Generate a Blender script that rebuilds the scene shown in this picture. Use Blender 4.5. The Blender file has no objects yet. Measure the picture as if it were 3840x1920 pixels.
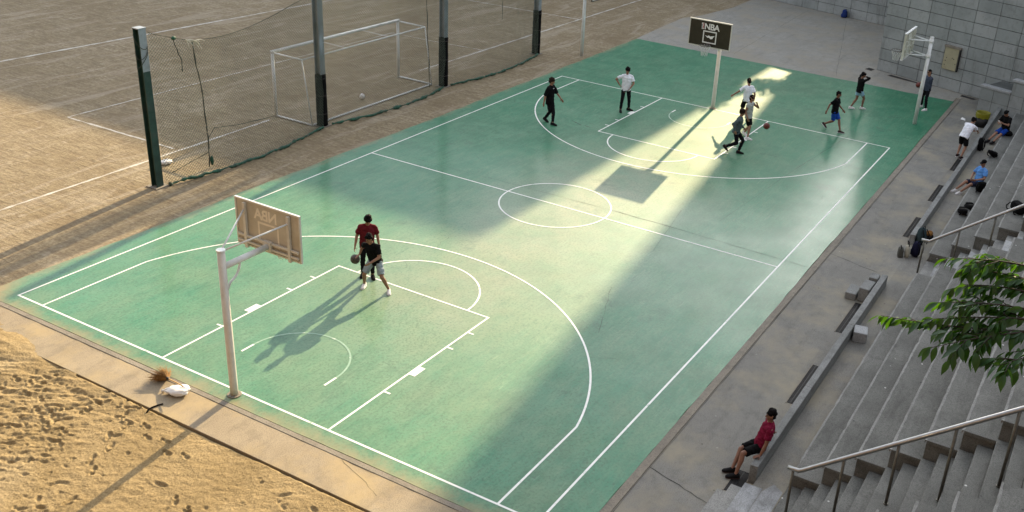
import bpy, bmesh, math, random
import numpy as np
from mathutils import Vector, Matrix, Quaternion, noise as mnoise

random.seed(7)
rng = np.random.default_rng(11)
SC = bpy.context.scene
COL = SC.collection
R = math.radians

# ------------------------------------------------------------------ camera
cam_d = bpy.data.cameras.new('camera')
cam = bpy.data.objects.new('camera', cam_d)
COL.objects.link(cam)
SC.camera = cam
CAM = Vector((-26.006, -14.869, 12.595))
YAW, PITCH, ROLL = R(27.0879), R(-24.5472), R(4.2615)
fwd = Vector((math.cos(YAW) * math.cos(PITCH), math.sin(YAW) * math.cos(PITCH), math.sin(PITCH)))
sd = fwd.cross(Vector((0, 0, 1))).normalized()
up = sd.cross(fwd)
sx = sd * math.cos(ROLL) + up * math.sin(ROLL)
ux = -sd * math.sin(ROLL) + up * math.cos(ROLL)
cam.matrix_world = Matrix(((sx.x, ux.x, -fwd.x, CAM.x), (sx.y, ux.y, -fwd.y, CAM.y), (sx.z, ux.z, -fwd.z, CAM.z), (0, 0, 0, 1)))
cam_d.sensor_fit = 'HORIZONTAL'
cam_d.sensor_width = 36
cam_d.lens = 35.56
cam_d.shift_x = -0.0823
cam_d.shift_y = -0.01726
cam_d.clip_start = 0.1
cam_d.clip_end = 2000

# ------------------------------------------------------------------ light
SUN_AZ, SUN_EL = R(8.0), R(21.2)
S = Vector((math.cos(SUN_AZ) * math.cos(SUN_EL), math.sin(SUN_AZ) * math.cos(SUN_EL), math.sin(SUN_EL)))
world = bpy.data.worlds.new('World')
SC.world = world
world.use_nodes = True
wn = world.node_tree
wn.nodes.clear()
sky = wn.nodes.new('ShaderNodeTexSky')
sky.sky_type = 'NISHITA'
sky.sun_disc = False
sky.sun_elevation = SUN_EL
sky.sun_rotation = math.pi / 2 - SUN_AZ
sky.air_density = 1.0
sky.dust_density = 1.5
sky.ozone_density = 1.0
bg = wn.nodes.new('ShaderNodeBackground')
bg.inputs[1].default_value = 0.132
wo = wn.nodes.new('ShaderNodeOutputWorld')
haz = wn.nodes.new('ShaderNodeHueSaturation')          # hazy, washed-out evening sky
haz.inputs['Saturation'].default_value = 0.34
wn.links.new(sky.outputs[0], haz.inputs['Color'])
wn.links.new(haz.outputs[0], bg.inputs[0])
wn.links.new(bg.outputs[0], wo.inputs[0])
sun_d = bpy.data.lights.new('sun', 'SUN')
sun_d.energy = 3.2
sun_d.angle = R(0.53)
sun_d.color = (1.0, 0.78, 0.47)
sun = bpy.data.objects.new('sun', sun_d)
COL.objects.link(sun)
sun.rotation_euler = S.to_track_quat('Z', 'Y').to_euler()
SC.view_settings.view_transform = 'Standard'
SC.view_settings.look = 'None'
SC.view_settings.gamma = 1
SC.view_settings.use_curve_mapping = False
SC.view_settings.exposure = 1.88
SC.render.engine = 'CYCLES'
SC.cycles.use_denoising = True
SC.cycles.sample_clamp_indirect = 4.0
SC.cycles.max_bounces = 6
SC.cycles.transparent_max_bounces = 8

# ------------------------------------------------------------------ materials
def new_mat(name):
    m = bpy.data.materials.new(name)
    m.use_nodes = True
    nt = m.node_tree
    nt.nodes.clear()
    out = nt.nodes.new('ShaderNodeOutputMaterial')
    b = nt.nodes.new('ShaderNodeBsdfPrincipled')
    nt.links.new(b.outputs[0], out.inputs[0])
    return m, nt, b, out

class N:
    """tiny node builder"""
    def __init__(s, nt):
        s.nt = nt
        tc = nt.nodes.new('ShaderNodeTexCoord')
        g = nt.nodes.new('ShaderNodeNewGeometry')
        s.obj = tc.outputs['Object']
        s.pos = g.outputs['Position']
        oi = nt.nodes.new('ShaderNodeObjectInfo')
        s.rand = oi.outputs['Random']
    def l(s, a, b):
        s.nt.links.new(a, b)
    def val(s, sock, v):
        if hasattr(v, 'is_linked') or hasattr(v, 'links'):
            s.l(v, sock)
        else:
            sock.default_value = v
    def mapping(s, vec, scale=(1, 1, 1), rot=(0, 0, 0), loc=(0, 0, 0)):
        n = s.nt.nodes.new('ShaderNodeMapping')
        s.l(vec, n.inputs[0])
        n.inputs['Scale'].default_value = scale
        n.inputs['Rotation'].default_value = rot
        n.inputs['Location'].default_value = loc
        return n.outputs[0]
    def noise(s, vec, scale, detail=4, rough=0.55, dist=0.0):
        n = s.nt.nodes.new('ShaderNodeTexNoise')
        s.l(vec, n.inputs['Vector'])
        n.inputs['Scale'].default_value = scale
        n.inputs['Detail'].default_value = detail
        n.inputs['Roughness'].default_value = rough
        n.inputs['Distortion'].default_value = dist
        return n.outputs[0]
    def voro(s, vec, scale, feature='F1', out='Distance'):
        n = s.nt.nodes.new('ShaderNodeTexVoronoi')
        n.feature = feature
        s.l(vec, n.inputs['Vector'])
        n.inputs['Scale'].default_value = scale
        return n.outputs[out]
    def ramp(s, fac, stops):
        n = s.nt.nodes.new('ShaderNodeValToRGB')
        s.l(fac, n.inputs[0])
        cr = n.color_ramp
        while len(cr.elements) < len(stops):
            cr.elements.new(0.5)
        for e, (p, c) in zip(cr.elements, stops):
            e.position = p
            e.color = (c, c, c, 1) if isinstance(c, (int, float)) else (*c, 1)
        return n.outputs[0]
    def mix(s, fac, a, b, mode='MIX'):
        n = s.nt.nodes.new('ShaderNodeMix')
        n.data_type = 'RGBA'
        n.blend_type = mode
        s.val(n.inputs[0], fac)
        for sock, v in ((n.inputs[6], a), (n.inputs[7], b)):
            if isinstance(v, tuple):
                sock.default_value = (*v, 1) if len(v) == 3 else v
            else:
                s.l(v, sock)
        return n.outputs[2]
    def math(s, op, a, b=0.0, clamp=False):
        n = s.nt.nodes.new('ShaderNodeMath')
        n.operation = op
        n.use_clamp = clamp
        s.val(n.inputs[0], a)
        s.val(n.inputs[1], b)
        return n.outputs[0]
    def sep(s, vec):
        n = s.nt.nodes.new('ShaderNodeSeparateXYZ')
        s.l(vec, n.inputs[0])
        return n.outputs
    def bump(s, height, strength, dist, normal_in):
        n = s.nt.nodes.new('ShaderNodeBump')
        n.inputs['Strength'].default_value = strength
        n.inputs['Distance'].default_value = dist
        s.l(height, n.inputs['Height'])
        s.l(n.outputs[0], normal_in)
    def rng(s, v, a, b, c, d):
        n = s.nt.nodes.new('ShaderNodeMapRange')
        s.val(n.inputs[0], v)
        for i, q in enumerate((a, b, c, d)):
            n.inputs[i + 1].default_value = q
        return n.outputs[0]

def simple(name, col, rough=0.6, metal=0.0, var=0.18, scale=6.0, bump=0.0, spec=0.5, dirt=None):
    m, nt, b, o = new_mat(name)
    n = N(nt)
    f = n.noise(n.obj, scale, 5, 0.6)
    lo = tuple(max(0, c * (1 - var)) for c in col)
    hi = tuple(min(1, c * (1 + var)) for c in col)
    c = n.mix(n.ramp(f, [(0.3, 0.0), (0.7, 1.0)]), lo, hi)
    if dirt:
        c = n.mix(n.ramp(n.noise(n.obj, scale * 0.45, 6, 0.7), [(0.5, 0.0), (0.72, 0.8)]), c, dirt)
    n.l(c, b.inputs['Base Color'])
    b.inputs['Roughness'].default_value = rough
    b.inputs['Metallic'].default_value = metal
    b.inputs['Specular IOR Level'].default_value = spec
    if bump:
        n.bump(n.noise(n.obj, scale * 5, 4, 0.6), 0.5, bump, b.inputs['Normal'])
    return m

M = {}

def mat_court():
    m, nt, b, o = new_mat('court_paint')
    n = N(nt)
    P = n.pos
    s = n.sep(P)
    big = n.noise(P, 0.25, 4, 0.6)
    mid = n.noise(P, 1.1, 6, 0.66, 0.4)
    fine = n.noise(P, 16, 5, 0.72)
    streak = n.noise(n.mapping(P, (0.55, 3.2, 1), (0, 0, R(18))), 1.6, 7, 0.7, 0.6)
    g = n.mix(n.ramp(big, [(0.36, 0.0), (0.64, 1.0)]), (0.005, 0.122, 0.054), (0.010, 0.160, 0.078))
    g = n.mix(n.ramp(mid, [(0.40, 0.0), (0.66, 0.7)]), g, (0.026, 0.200, 0.104))
    # faded paint where play wears it: key, arc and centre of the near half
    nx = n.rng(s[0], -14.0, 4.0, 1.0, 0.0)
    ny = n.rng(s[1], -9.0, 8.0, 0.15, 1.0)
    wear = n.math('ADD', n.math('MULTIPLY', streak, 0.6), n.math('MULTIPLY', mid, 0.4))
    wear = n.math('ADD', wear, n.math('MULTIPLY', n.math('MULTIPLY', nx, ny), 0.12))
    wfac = n.ramp(wear, [(0.46, 0.0), (0.55, 0.35), (0.70, 0.85)])
    c = n.mix(wfac, g, (0.070, 0.205, 0.108))
    key = n.math('SUBTRACT', 1.15, n.math('MULTIPLY', n.math('ABSOLUTE', n.math('ADD', s[1], 0.8)), 0.26), True)
    kx = n.math('MULTIPLY', n.rng(s[0], -13.0, -7.0, 0.05, 1.0), n.rng(s[0], 3.0, 12.0, 1.0, 0.2))
    kk = n.math('MULTIPLY', n.math('MULTIPLY', kx, key), n.ramp(n.noise(P, 0.6, 6, 0.66), [(0.30, 0.30), (0.62, 1.0)]), True)
    c = n.mix(n.math('MULTIPLY', kk, 0.72), c, (0.25, 0.26, 0.165))  # cream over worn paint, spread wider to stand for sun glare
    # beige dust trodden over the near half
    du = n.math('MULTIPLY', n.ramp(n.noise(n.mapping(P, (1, 1.6, 1), (0, 0, R(30)), (7, 2, 0)), 0.42, 8, 0.68, 0.3), [(0.38, 0.0), (0.72, 0.50)]), n.rng(s[0], -13.0, 2.0, 1.0, 0.1))
    c = n.mix(du, c, (0.165, 0.205, 0.105))
    # scuffs: short light and dark strokes in several directions, gathered in patches
    sm = n.ramp(n.noise(n.mapping(P, loc=(9.1, 3.3, 0)), 0.45, 5, 0.7), [(0.42, 0.0), (0.62, 1.0)])
    for i, (ang, sc, lo, col) in enumerate(((25, 1.5, 0.60, (0.15, 0.30, 0.18)), (-35, 1.2, 0.615, (0.008, 0.060, 0.030)), (70, 1.7, 0.61, (0.17, 0.28, 0.17)), (-80, 1.4, 0.62, (0.010, 0.065, 0.034)), (5, 1.9, 0.62, (0.16, 0.25, 0.14)))):
        f = n.noise(n.mapping(P, (0.8, 7.5, 1), (0, 0, R(ang)), (i * 5.3, i * 2.1, 0)), sc, 5, 0.62, 0.9)
        c = n.mix(n.math('MULTIPLY', n.ramp(f, [(lo, 0.0), (lo + 0.07, 0.42)]), sm), c, col)
    # damp, dark stains
    st = n.ramp(n.noise(P, 0.55, 7, 0.75, 0.3), [(0.58, 0.0), (0.68, 0.6)])
    c = n.mix(st, c, (0.012, 0.075, 0.040))
    c = n.mix(n.ramp(fine, [(0.36, 0.5), (0.52, 0.0)]), c, (0.010, 0.065, 0.030))
    c = n.mix(n.ramp(fine, [(0.60, 0.0), (0.74, 0.3)]), c, (0.16, 0.30, 0.19))
    spk = n.ramp(n.voro(P, 6.0), [(0.0, 1.0), (0.05, 0.0)])
    c = n.mix(n.math('MULTIPLY', spk, 0.7), c, (0.02, 0.04, 0.025))
    spk = n.ramp(n.voro(n.mapping(P, loc=(4.2, 1.7, 0)), 4.0), [(0.0, 1.0), (0.045, 0.0)])
    c = n.mix(n.math('MULTIPLY', spk, 0.6), c, (0.30, 0.33, 0.24))
    # dirt trodden in from the pitch and sand blown in from the pit
    ed = n.math('ADD', n.rng(s[1], 7.5, 8.35, 0.0, 0.34), n.rng(s[0], -12.7, -13.6, 0.0, 0.40))
    ed = n.math('ADD', ed, n.math('MULTIPLY', n.noise(P, 1.4, 7, 0.72), 0.55))
    efac = n.ramp(ed, [(0.48, 0.0), (0.74, 0.85)])
    c = n.mix(efac, c, (0.27, 0.215, 0.125))
    n.l(c, b.inputs['Base Color'])
    r = n.rng(n.noise(P, 0.5, 5, 0.65), 0.3, 0.7, 0.58, 0.66)
    r = n.math('ADD', r, n.math('MULTIPLY', efac, 0.2))
    n.l(r, b.inputs['Roughness'])
    b.inputs['Specular IOR Level'].default_value = 0.35
    cw = n.rng(n.noise(P, 0.7, 6, 0.7), 0.35, 0.65, 0.20, 0.30)
    n.l(n.math('MULTIPLY', cw, n.math('SUBTRACT', 1.0, efac)), b.inputs['Coat Weight'])
    b.inputs['Coat Roughness'].default_value = 0.17
    h = n.math('ADD', n.math('MULTIPLY', fine, 0.7), n.math('MULTIPLY', streak, 0.8))
    n.bump(h, 0.35, 0.007, b.inputs['Normal'])
    return m

def mat_line(name='line_paint', worn=0.56):
    m, nt, b, o = new_mat(name)
    n = N(nt)
    f = n.noise(n.pos, 3.2, 8, 0.78)
    w = n.ramp(f, [(worn, 0.0), (worn + 0.10, 0.85)])
    c = n.mix(n.noise(n.pos, 3, 3), (0.62, 0.64, 0.60), (0.80, 0.80, 0.76))
    c = n.mix(w, c, (0.12, 0.28, 0.17))
    n.l(c, b.inputs['Base Color'])
    b.inputs['Roughness'].default_value = 0.5
    return m

def mat_dirt():
    m, nt, b, o = new_mat('dirt')
    n = N(nt)
    P = n.pos
    big = n.noise(P, 0.11, 5, 0.6)
    mid = n.noise(n.mapping(P, (1, 0.7, 1), (0, 0, R(20))), 0.9, 6, 0.66)
    fine = n.noise(P, 9, 5, 0.7)
    rak = n.noise(n.mapping(P, (2.6, 0.55, 1), (0, 0, R(30))), 2.2, 6, 0.68, 0.5)
    c = n.mix(n.ramp(big, [(0.33, 0.0), (0.68, 1.0)]), (0.252, 0.204, 0.124), (0.330, 0.278, 0.186))
    c = n.mix(n.ramp(mid, [(0.42, 0.0), (0.7, 0.75)]), c, (0.205, 0.155, 0.085))
    c = n.mix(n.ramp(rak, [(0.40, 0.6), (0.55, 0.0)]), c, (0.155, 0.115, 0.072))
    c = n.mix(n.ramp(fine, [(0.42, 0.55), (0.56, 0.0)]), c, (0.14, 0.105, 0.066))
    c = n.mix(n.ramp(n.noise(P, 1.9, 3, 0.6), [(0.62, 0.0), (0.72, 0.5)]), c, (0.38, 0.33, 0.25))
    c = n.mix(n.ramp(n.noise(n.mapping(P, (0.25, 1.6, 1), (0, 0, R(-12)), (3, 8, 0)), 0.8, 6, 0.7, 0.8), [(0.52, 0.0), (0.62, 0.45)]), c, (0.36, 0.31, 0.235))
    c = n.mix(n.ramp(n.noise(n.mapping(P, loc=(5, 1, 0)), 0.32, 6, 0.7), [(0.54, 0.0), (0.68, 0.6)]), c, (0.17, 0.125, 0.072))
    peb = n.ramp(n.voro(P, 3.2), [(0.0, 1.0), (0.05, 0.0)])
    c = n.mix(n.math('MULTIPLY', peb, 0.55), c, (0.09, 0.07, 0.05))
    n.l(c, b.inputs['Base Color'])
    b.inputs['Roughness'].default_value = 0.95
    b.inputs['Specular IOR Level'].default_value = 0.2
    h = n.math('ADD', n.math('MULTIPLY', rak, 1.0), n.math('MULTIPLY', fine, 0.5))
    n.bump(h, 1.0, 0.045, b.inputs['Normal'])
    return m

def mat_sand():
    m, nt, b, o = new_mat('sand')
    n = N(nt)
    P = n.pos
    f = n.noise(P, 0.8, 5, 0.65)
    fine = n.noise(P, 22, 4, 0.7)
    c = n.mix(n.ramp(f, [(0.35, 0.0), (0.68, 1.0)]), (0.255, 0.188, 0.092), (0.335, 0.254, 0.134))
    c = n.mix(n.ramp(fine, [(0.38, 0.5), (0.58, 0.0)]), c, (0.140, 0.096, 0.044))
    c = n.mix(n.ramp(n.noise(P, 0.35, 4), [(0.55, 0.0), (0.7, 0.5)]), c, (0.37, 0.30, 0.185))
    n.l(c, b.inputs['Base Color'])
    b.inputs['Roughness'].default_value = 0.95
    b.inputs['Specular IOR Level'].default_value = 0.15
    h = n.math('ADD', n.noise(P, 5, 5, 0.65), n.math('MULTIPLY', fine, 0.35))
    n.bump(h, 1.0, 0.05, b.inputs['Normal'])
    return m

def mat_concrete(name, a, bcol, stain, sandy=None, speck=0.0, rough=0.85, big=0.5):
    m, nt, b, o = new_mat(name)
    n = N(nt)
    P = n.pos
    f1 = n.noise(P, big, 6, 0.68)
    f2 = n.noise(P, 2.6, 6, 0.7)
    fine = n.noise(P, 48, 4, 0.7)
    c = n.mix(n.ramp(f1, [(0.32, 0.0), (0.68, 1.0)]), a, bcol)
    c = n.mix(n.ramp(f2, [(0.48, 0.0), (0.68, 0.75)]), c, stain)
    c = n.mix(n.ramp(n.noise(n.mapping(P, (0.35, 2.2, 2.2), loc=(2.2, 5.1, 0)), 1.1, 7, 0.74), [(0.52, 0.0), (0.70, 0.6)]), c, tuple(q * 0.8 for q in stain))
    c = n.mix(n.ramp(fine, [(0.36, 0.6), (0.54, 0.0)]), c, tuple(q * 0.38 for q in a))
    if sandy:
        c = n.mix(n.ramp(n.noise(P, 0.55, 5, 0.65), [(0.46, 0.0), (0.64, 0.85)]), c, sandy)
    if speck:
        sp = n.ramp(n.voro(P, 2.3), [(0.0, 1.0), (0.045, 1.0), (0.055, 0.0)])
        c = n.mix(n.math('MULTIPLY', sp, speck), c, (0.55, 0.55, 0.52))
        sp2 = n.ramp(n.voro(n.mapping(P, loc=(3.1, 7.7, 0)), 1.7), [(0.0, 1.0), (0.03, 1.0), (0.04, 0.0)])
        c = n.mix(n.math('MULTIPLY', sp2, 0.7), c, (0.03, 0.03, 0.03))
    n.l(c, b.inputs['Base Color'])
    b.inputs['Roughness'].default_value = rough
    b.inputs['Specular IOR Level'].default_value = 0.35
    n.bump(n.math('ADD', f2, n.math('MULTIPLY', fine, 0.5)), 0.6, 0.012, b.inputs['Normal'])
    return m

def mat_block():
    m, nt, b, o = new_mat('wall_block')
    n = N(nt)
    P = n.pos
    f1 = n.noise(P, 0.8, 6, 0.65)
    f2 = n.noise(P, 5, 5, 0.7)
    c = n.mix(n.rand, (0.215, 0.235, 0.228), (0.275, 0.29, 0.282))
    c = n.mix(n.ramp(f1, [(0.42, 0.0), (0.7, 0.6)]), c, (0.145, 0.158, 0.155))
    c = n.mix(n.ramp(f2, [(0.52, 0.0), (0.72, 0.5)]), c, (0.12, 0.126, 0.118))
    st = n.noise(n.mapping(P, (1.6, 1.6, 0.25)), 1.4, 6, 0.7)
    c = n.mix(n.ramp(st, [(0.55, 0.0), (0.75, 0.6)]), c, (0.085, 0.087, 0.076))
    n.l(c, b.inputs['Base Color'])
    b.inputs['Roughness'].default_value = 0.85
    n.bump(f2, 0.5, 0.012, b.inputs['Normal'])
    return m

def mat_translucent(name, col, tcol, fac=0.5, rough=0.35, var=0.15):
    m, nt, b, o = new_mat(name)
    n = N(nt)
    f = n.noise(n.obj, 4, 5, 0.65)
    n.l(n.mix(f, tuple(c * (1 - var) for c in col), tuple(min(1, c * (1 + var)) for c in col)), b.inputs['Base Color'])
    b.inputs['Roughness'].default_value = rough
    t = nt.nodes.new('ShaderNodeBsdfTranslucent')
    n.l(n.mix(f, tuple(c * (1 - var) for c in tcol), tuple(min(1, c * (1 + var)) for c in tcol)), t.inputs[0])
    mx = nt.nodes.new('ShaderNodeMixShader')
    mx.inputs[0].default_value = fac
    n.l(b.outputs[0], mx.inputs[1])
    n.l(t.outputs[0], mx.inputs[2])
    n.l(mx.outputs[0], o.inputs[0])
    return m

def mat_cloth(name, col, rough=0.9):
    return simple(name, col, rough, 0, 0.2, 9, 0.004, 0.08)

M['court'] = mat_court()
M['line'] = mat_line()
M['line_worn'] = mat_line('line_paint_worn', 0.36)
M['dirt'] = mat_dirt()
M['sand'] = mat_sand()
M['strip'] = mat_concrete('sandy_concrete', (0.26, 0.21, 0.14), (0.35, 0.29, 0.20), (0.20, 0.165, 0.115), (0.36, 0.275, 0.145))
M['kerb'] = mat_concrete('kerb_concrete', (0.20, 0.175, 0.14), (0.27, 0.24, 0.19), (0.14, 0.125, 0.10))
M['paving'] = mat_concrete('paving_concrete', (0.175, 0.17, 0.150), (0.225, 0.217, 0.192), (0.135, 0.131, 0.118), (0.25, 0.225, 0.165), 0.25)
M['far_paving'] = mat_concrete('far_paving_concrete', (0.255, 0.245, 0.215), (0.32, 0.308, 0.27), (0.21, 0.20, 0.176), (0.27, 0.243, 0.19))
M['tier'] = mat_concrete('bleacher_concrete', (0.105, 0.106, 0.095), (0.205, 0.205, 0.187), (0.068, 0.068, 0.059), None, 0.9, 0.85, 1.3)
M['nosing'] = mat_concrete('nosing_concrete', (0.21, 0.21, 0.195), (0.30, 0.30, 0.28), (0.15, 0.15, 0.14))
M['old_paint'] = mat_concrete('flaking_white_paint', (0.22, 0.225, 0.225), (0.44, 0.45, 0.45), (0.15, 0.15, 0.14), None, 0, 0.85, 1.6)
M['lowwall'] = mat_concrete('low_wall_concrete', (0.17, 0.175, 0.165), (0.26, 0.265, 0.255), (0.11, 0.112, 0.10))
M['block'] = mat_block()
M['mortar'] = simple('mortar', (0.075, 0.08, 0.075), 0.95, 0, 0.2, 3)
M['cap'] = mat_concrete('cap_stone', (0.30, 0.31, 0.31), (0.38, 0.39, 0.39), (0.22, 0.22, 0.22))
M['crack'] = simple('crack', (0.02, 0.022, 0.02), 0.95, 0, 0.3, 8)
M['dark_iron'] = simple('dark_iron', (0.03, 0.03, 0.03), 0.6, 0.5, 0.3, 10)
M['pit_shade'] = simple('drain_shade_black', (0.006, 0.006, 0.006), 0.95, 0, 0.3, 8)  # near-black colour standing for the shade inside drains
M['chalk'] = mat_concrete('chalk', (0.50, 0.48, 0.43), (0.64, 0.62, 0.57), (0.34, 0.29, 0.22), None, 0, 0.95, 2.0)
M['steel'] = simple('brushed_steel', (0.36, 0.355, 0.34), 0.33, 1.0, 0.10, 12)
M['steel_dark'] = simple('dull_steel', (0.13, 0.125, 0.105), 0.5, 0.7, 0.25, 12)
M['pole'] = simple('cream_pole_paint', (0.58, 0.555, 0.48), 0.42, 0, 0.08, 5, 0, 0.5, (0.44, 0.40, 0.31))
M['white_metal'] = simple('white_metal_paint', (0.66, 0.68, 0.66), 0.42, 0, 0.06, 5, 0, 0.5, (0.45, 0.44, 0.38))
M['grey_metal'] = simple('blue_grey_metal', (0.27, 0.30, 0.32), 0.5, 0.2, 0.12, 5, 0, 0.5, (0.16, 0.15, 0.13))
M['green_metal'] = simple('dark_green_metal', (0.018, 0.05, 0.038), 0.6, 0.1, 0.35, 3, 0, 0.5, (0.06, 0.065, 0.06))
M['black_pad'] = simple('black_padding', (0.005, 0.005, 0.005), 0.8, 0, 0.3, 5, 0.01, 0.08)
M['net'] = simple('olive_netting', (0.085, 0.105, 0.075), 0.9, 0, 0.2, 3)
M['net_dark'] = simple('dark_cord', (0.05, 0.055, 0.04), 0.9, 0, 0.2, 3)
M['tarp'] = simple('green_tarp', (0.006, 0.065, 0.034), 0.65, 0, 0.6, 9, 0.03, 0.5, (0.09, 0.075, 0.05))
M['rope_white'] = simple('frayed_rope', (0.55, 0.52, 0.42), 0.9, 0, 0.2, 8)
M['rim'] = simple('rim_paint', (0.05, 0.035, 0.03), 0.5, 0.3, 0.2, 8)
M['white_cord'] = simple('white_cord', (0.6, 0.6, 0.58), 0.8, 0, 0.1, 8)
M['board'] = simple('smoked_acrylic', (0.030, 0.022, 0.016), 0.25, 0, 0.2, 4)
M['board_back'] = simple('tan_through_light', (0.46, 0.42, 0.325), 0.55, 0, 0.10, 3, 0, 0.4, (0.37, 0.325, 0.23))  # tan put in for sunlight diffused through the hazy board
M['board_print'] = simple('white_print', (0.72, 0.70, 0.66), 0.5, 0, 0.06, 9)
M['board_ghost'] = simple('print_seen_through', (0.70, 0.64, 0.50), 0.55, 0, 0.08, 6)
M['cream_board'] = simple('cream_board', (0.52, 0.53, 0.44), 0.5, 0, 0.08, 4, 0, 0.5, (0.36, 0.35, 0.27))
M['board_red'] = simple('red_print', (0.35, 0.05, 0.05), 0.5)
M['yellow_bag'] = mat_translucent('yellow_liner', (0.24, 0.23, 0.015), (0.28, 0.26, 0.02), 0.25, 0.4, 0.25)
M['bin'] = simple('bin_black', (0.01, 0.01, 0.011), 0.6)
M['plaque'] = simple('plaque_board', (0.30, 0.275, 0.18), 0.7, 0, 0.1, 4, 0, 0.4, (0.19, 0.17, 0.10))
M['straw'] = simple('straw', (0.20, 0.10, 0.022), 0.9, 0, 0.4, 20)
M['bamboo'] = simple('bamboo', (0.50, 0.30, 0.10), 0.6, 0, 0.2, 12)
M['sack'] = simple('white_sack', (0.74, 0.73, 0.70), 0.8, 0, 0.08, 8, 0.01)
M['bark'] = simple('bark', (0.028, 0.024, 0.016), 0.9, 0, 0.3, 8, 0.01)
def mat_leaf():
    m = mat_translucent('cherry_leaf', (0.014, 0.060, 0.005), (0.06, 0.16, 0.003), 0.36, 0.45, 0.8)
    return m
M['leaf'] = mat_leaf()
M['skin'] = simple('skin', (0.26, 0.132, 0.08), 0.55, 0, 0.08, 12, 0, 0.4)
M['skin_tan'] = simple('skin_tan', (0.19, 0.088, 0.052), 0.55, 0, 0.08, 12, 0, 0.4)
M['hair'] = simple('hair', (0.005, 0.004, 0.004), 0.75, 0, 0.4, 40, 0.008, 0.08)
M['hair_brown'] = simple('hair_brown', (0.022, 0.013, 0.009), 0.75, 0, 0.4, 40, 0.008, 0.08)
M['eye'] = simple('eye', (0.012, 0.010, 0.010), 0.3)
M['lip'] = simple('lip', (0.22, 0.08, 0.065), 0.5)
for nm, c in dict(c_black=(0.006, 0.006, 0.0065), c_white=(0.74, 0.75, 0.80), c_maroon=(0.105, 0.011, 0.016), c_magenta=(0.145, 0.008, 0.028), c_grey=(0.25, 0.30, 0.32),
                  c_vest=(0.38, 0.40, 0.37), c_teal=(0.075, 0.10, 0.10), c_blue=(0.012, 0.055, 0.30), c_pale=(0.26, 0.42, 0.54), c_navy=(0.020, 0.022, 0.045),
                  c_slate=(0.045, 0.055, 0.080), c_sky=(0.10, 0.26, 0.58), c_pants=(0.008, 0.008, 0.010), s_white=(0.68, 0.66, 0.64), s_black=(0.012, 0.012, 0.013), s_dark=(0.035, 0.022, 0.022),
                  b_black=(0.006, 0.006, 0.0065), b_teal=(0.035, 0.055, 0.060), b_navy=(0.012, 0.013, 0.032), b_cream=(0.34, 0.33, 0.27), b_taupe=(0.075, 0.075, 0.065), b_orange=(0.16, 0.075, 0.02), b_blue=(0.015, 0.03, 0.12)).items():
    M[nm] = mat_cloth(nm, c)
M['ball_red'] = simple('ball_red', (0.13, 0.020, 0.012), 0.55, 0, 0.15, 40, 0.002)
M['ball_dark'] = simple('ball_dark', (0.070, 0.055, 0.040), 0.6, 0, 0.15, 40, 0.002)
M['facade'] = mat_concrete('facade_brick', (0.13, 0.085, 0.065), (0.17, 0.11, 0.085), (0.10, 0.07, 0.055))
M['glass'] = simple('window_glass', (0.03, 0.04, 0.05), 0.08, 0, 0.1, 1)

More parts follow.
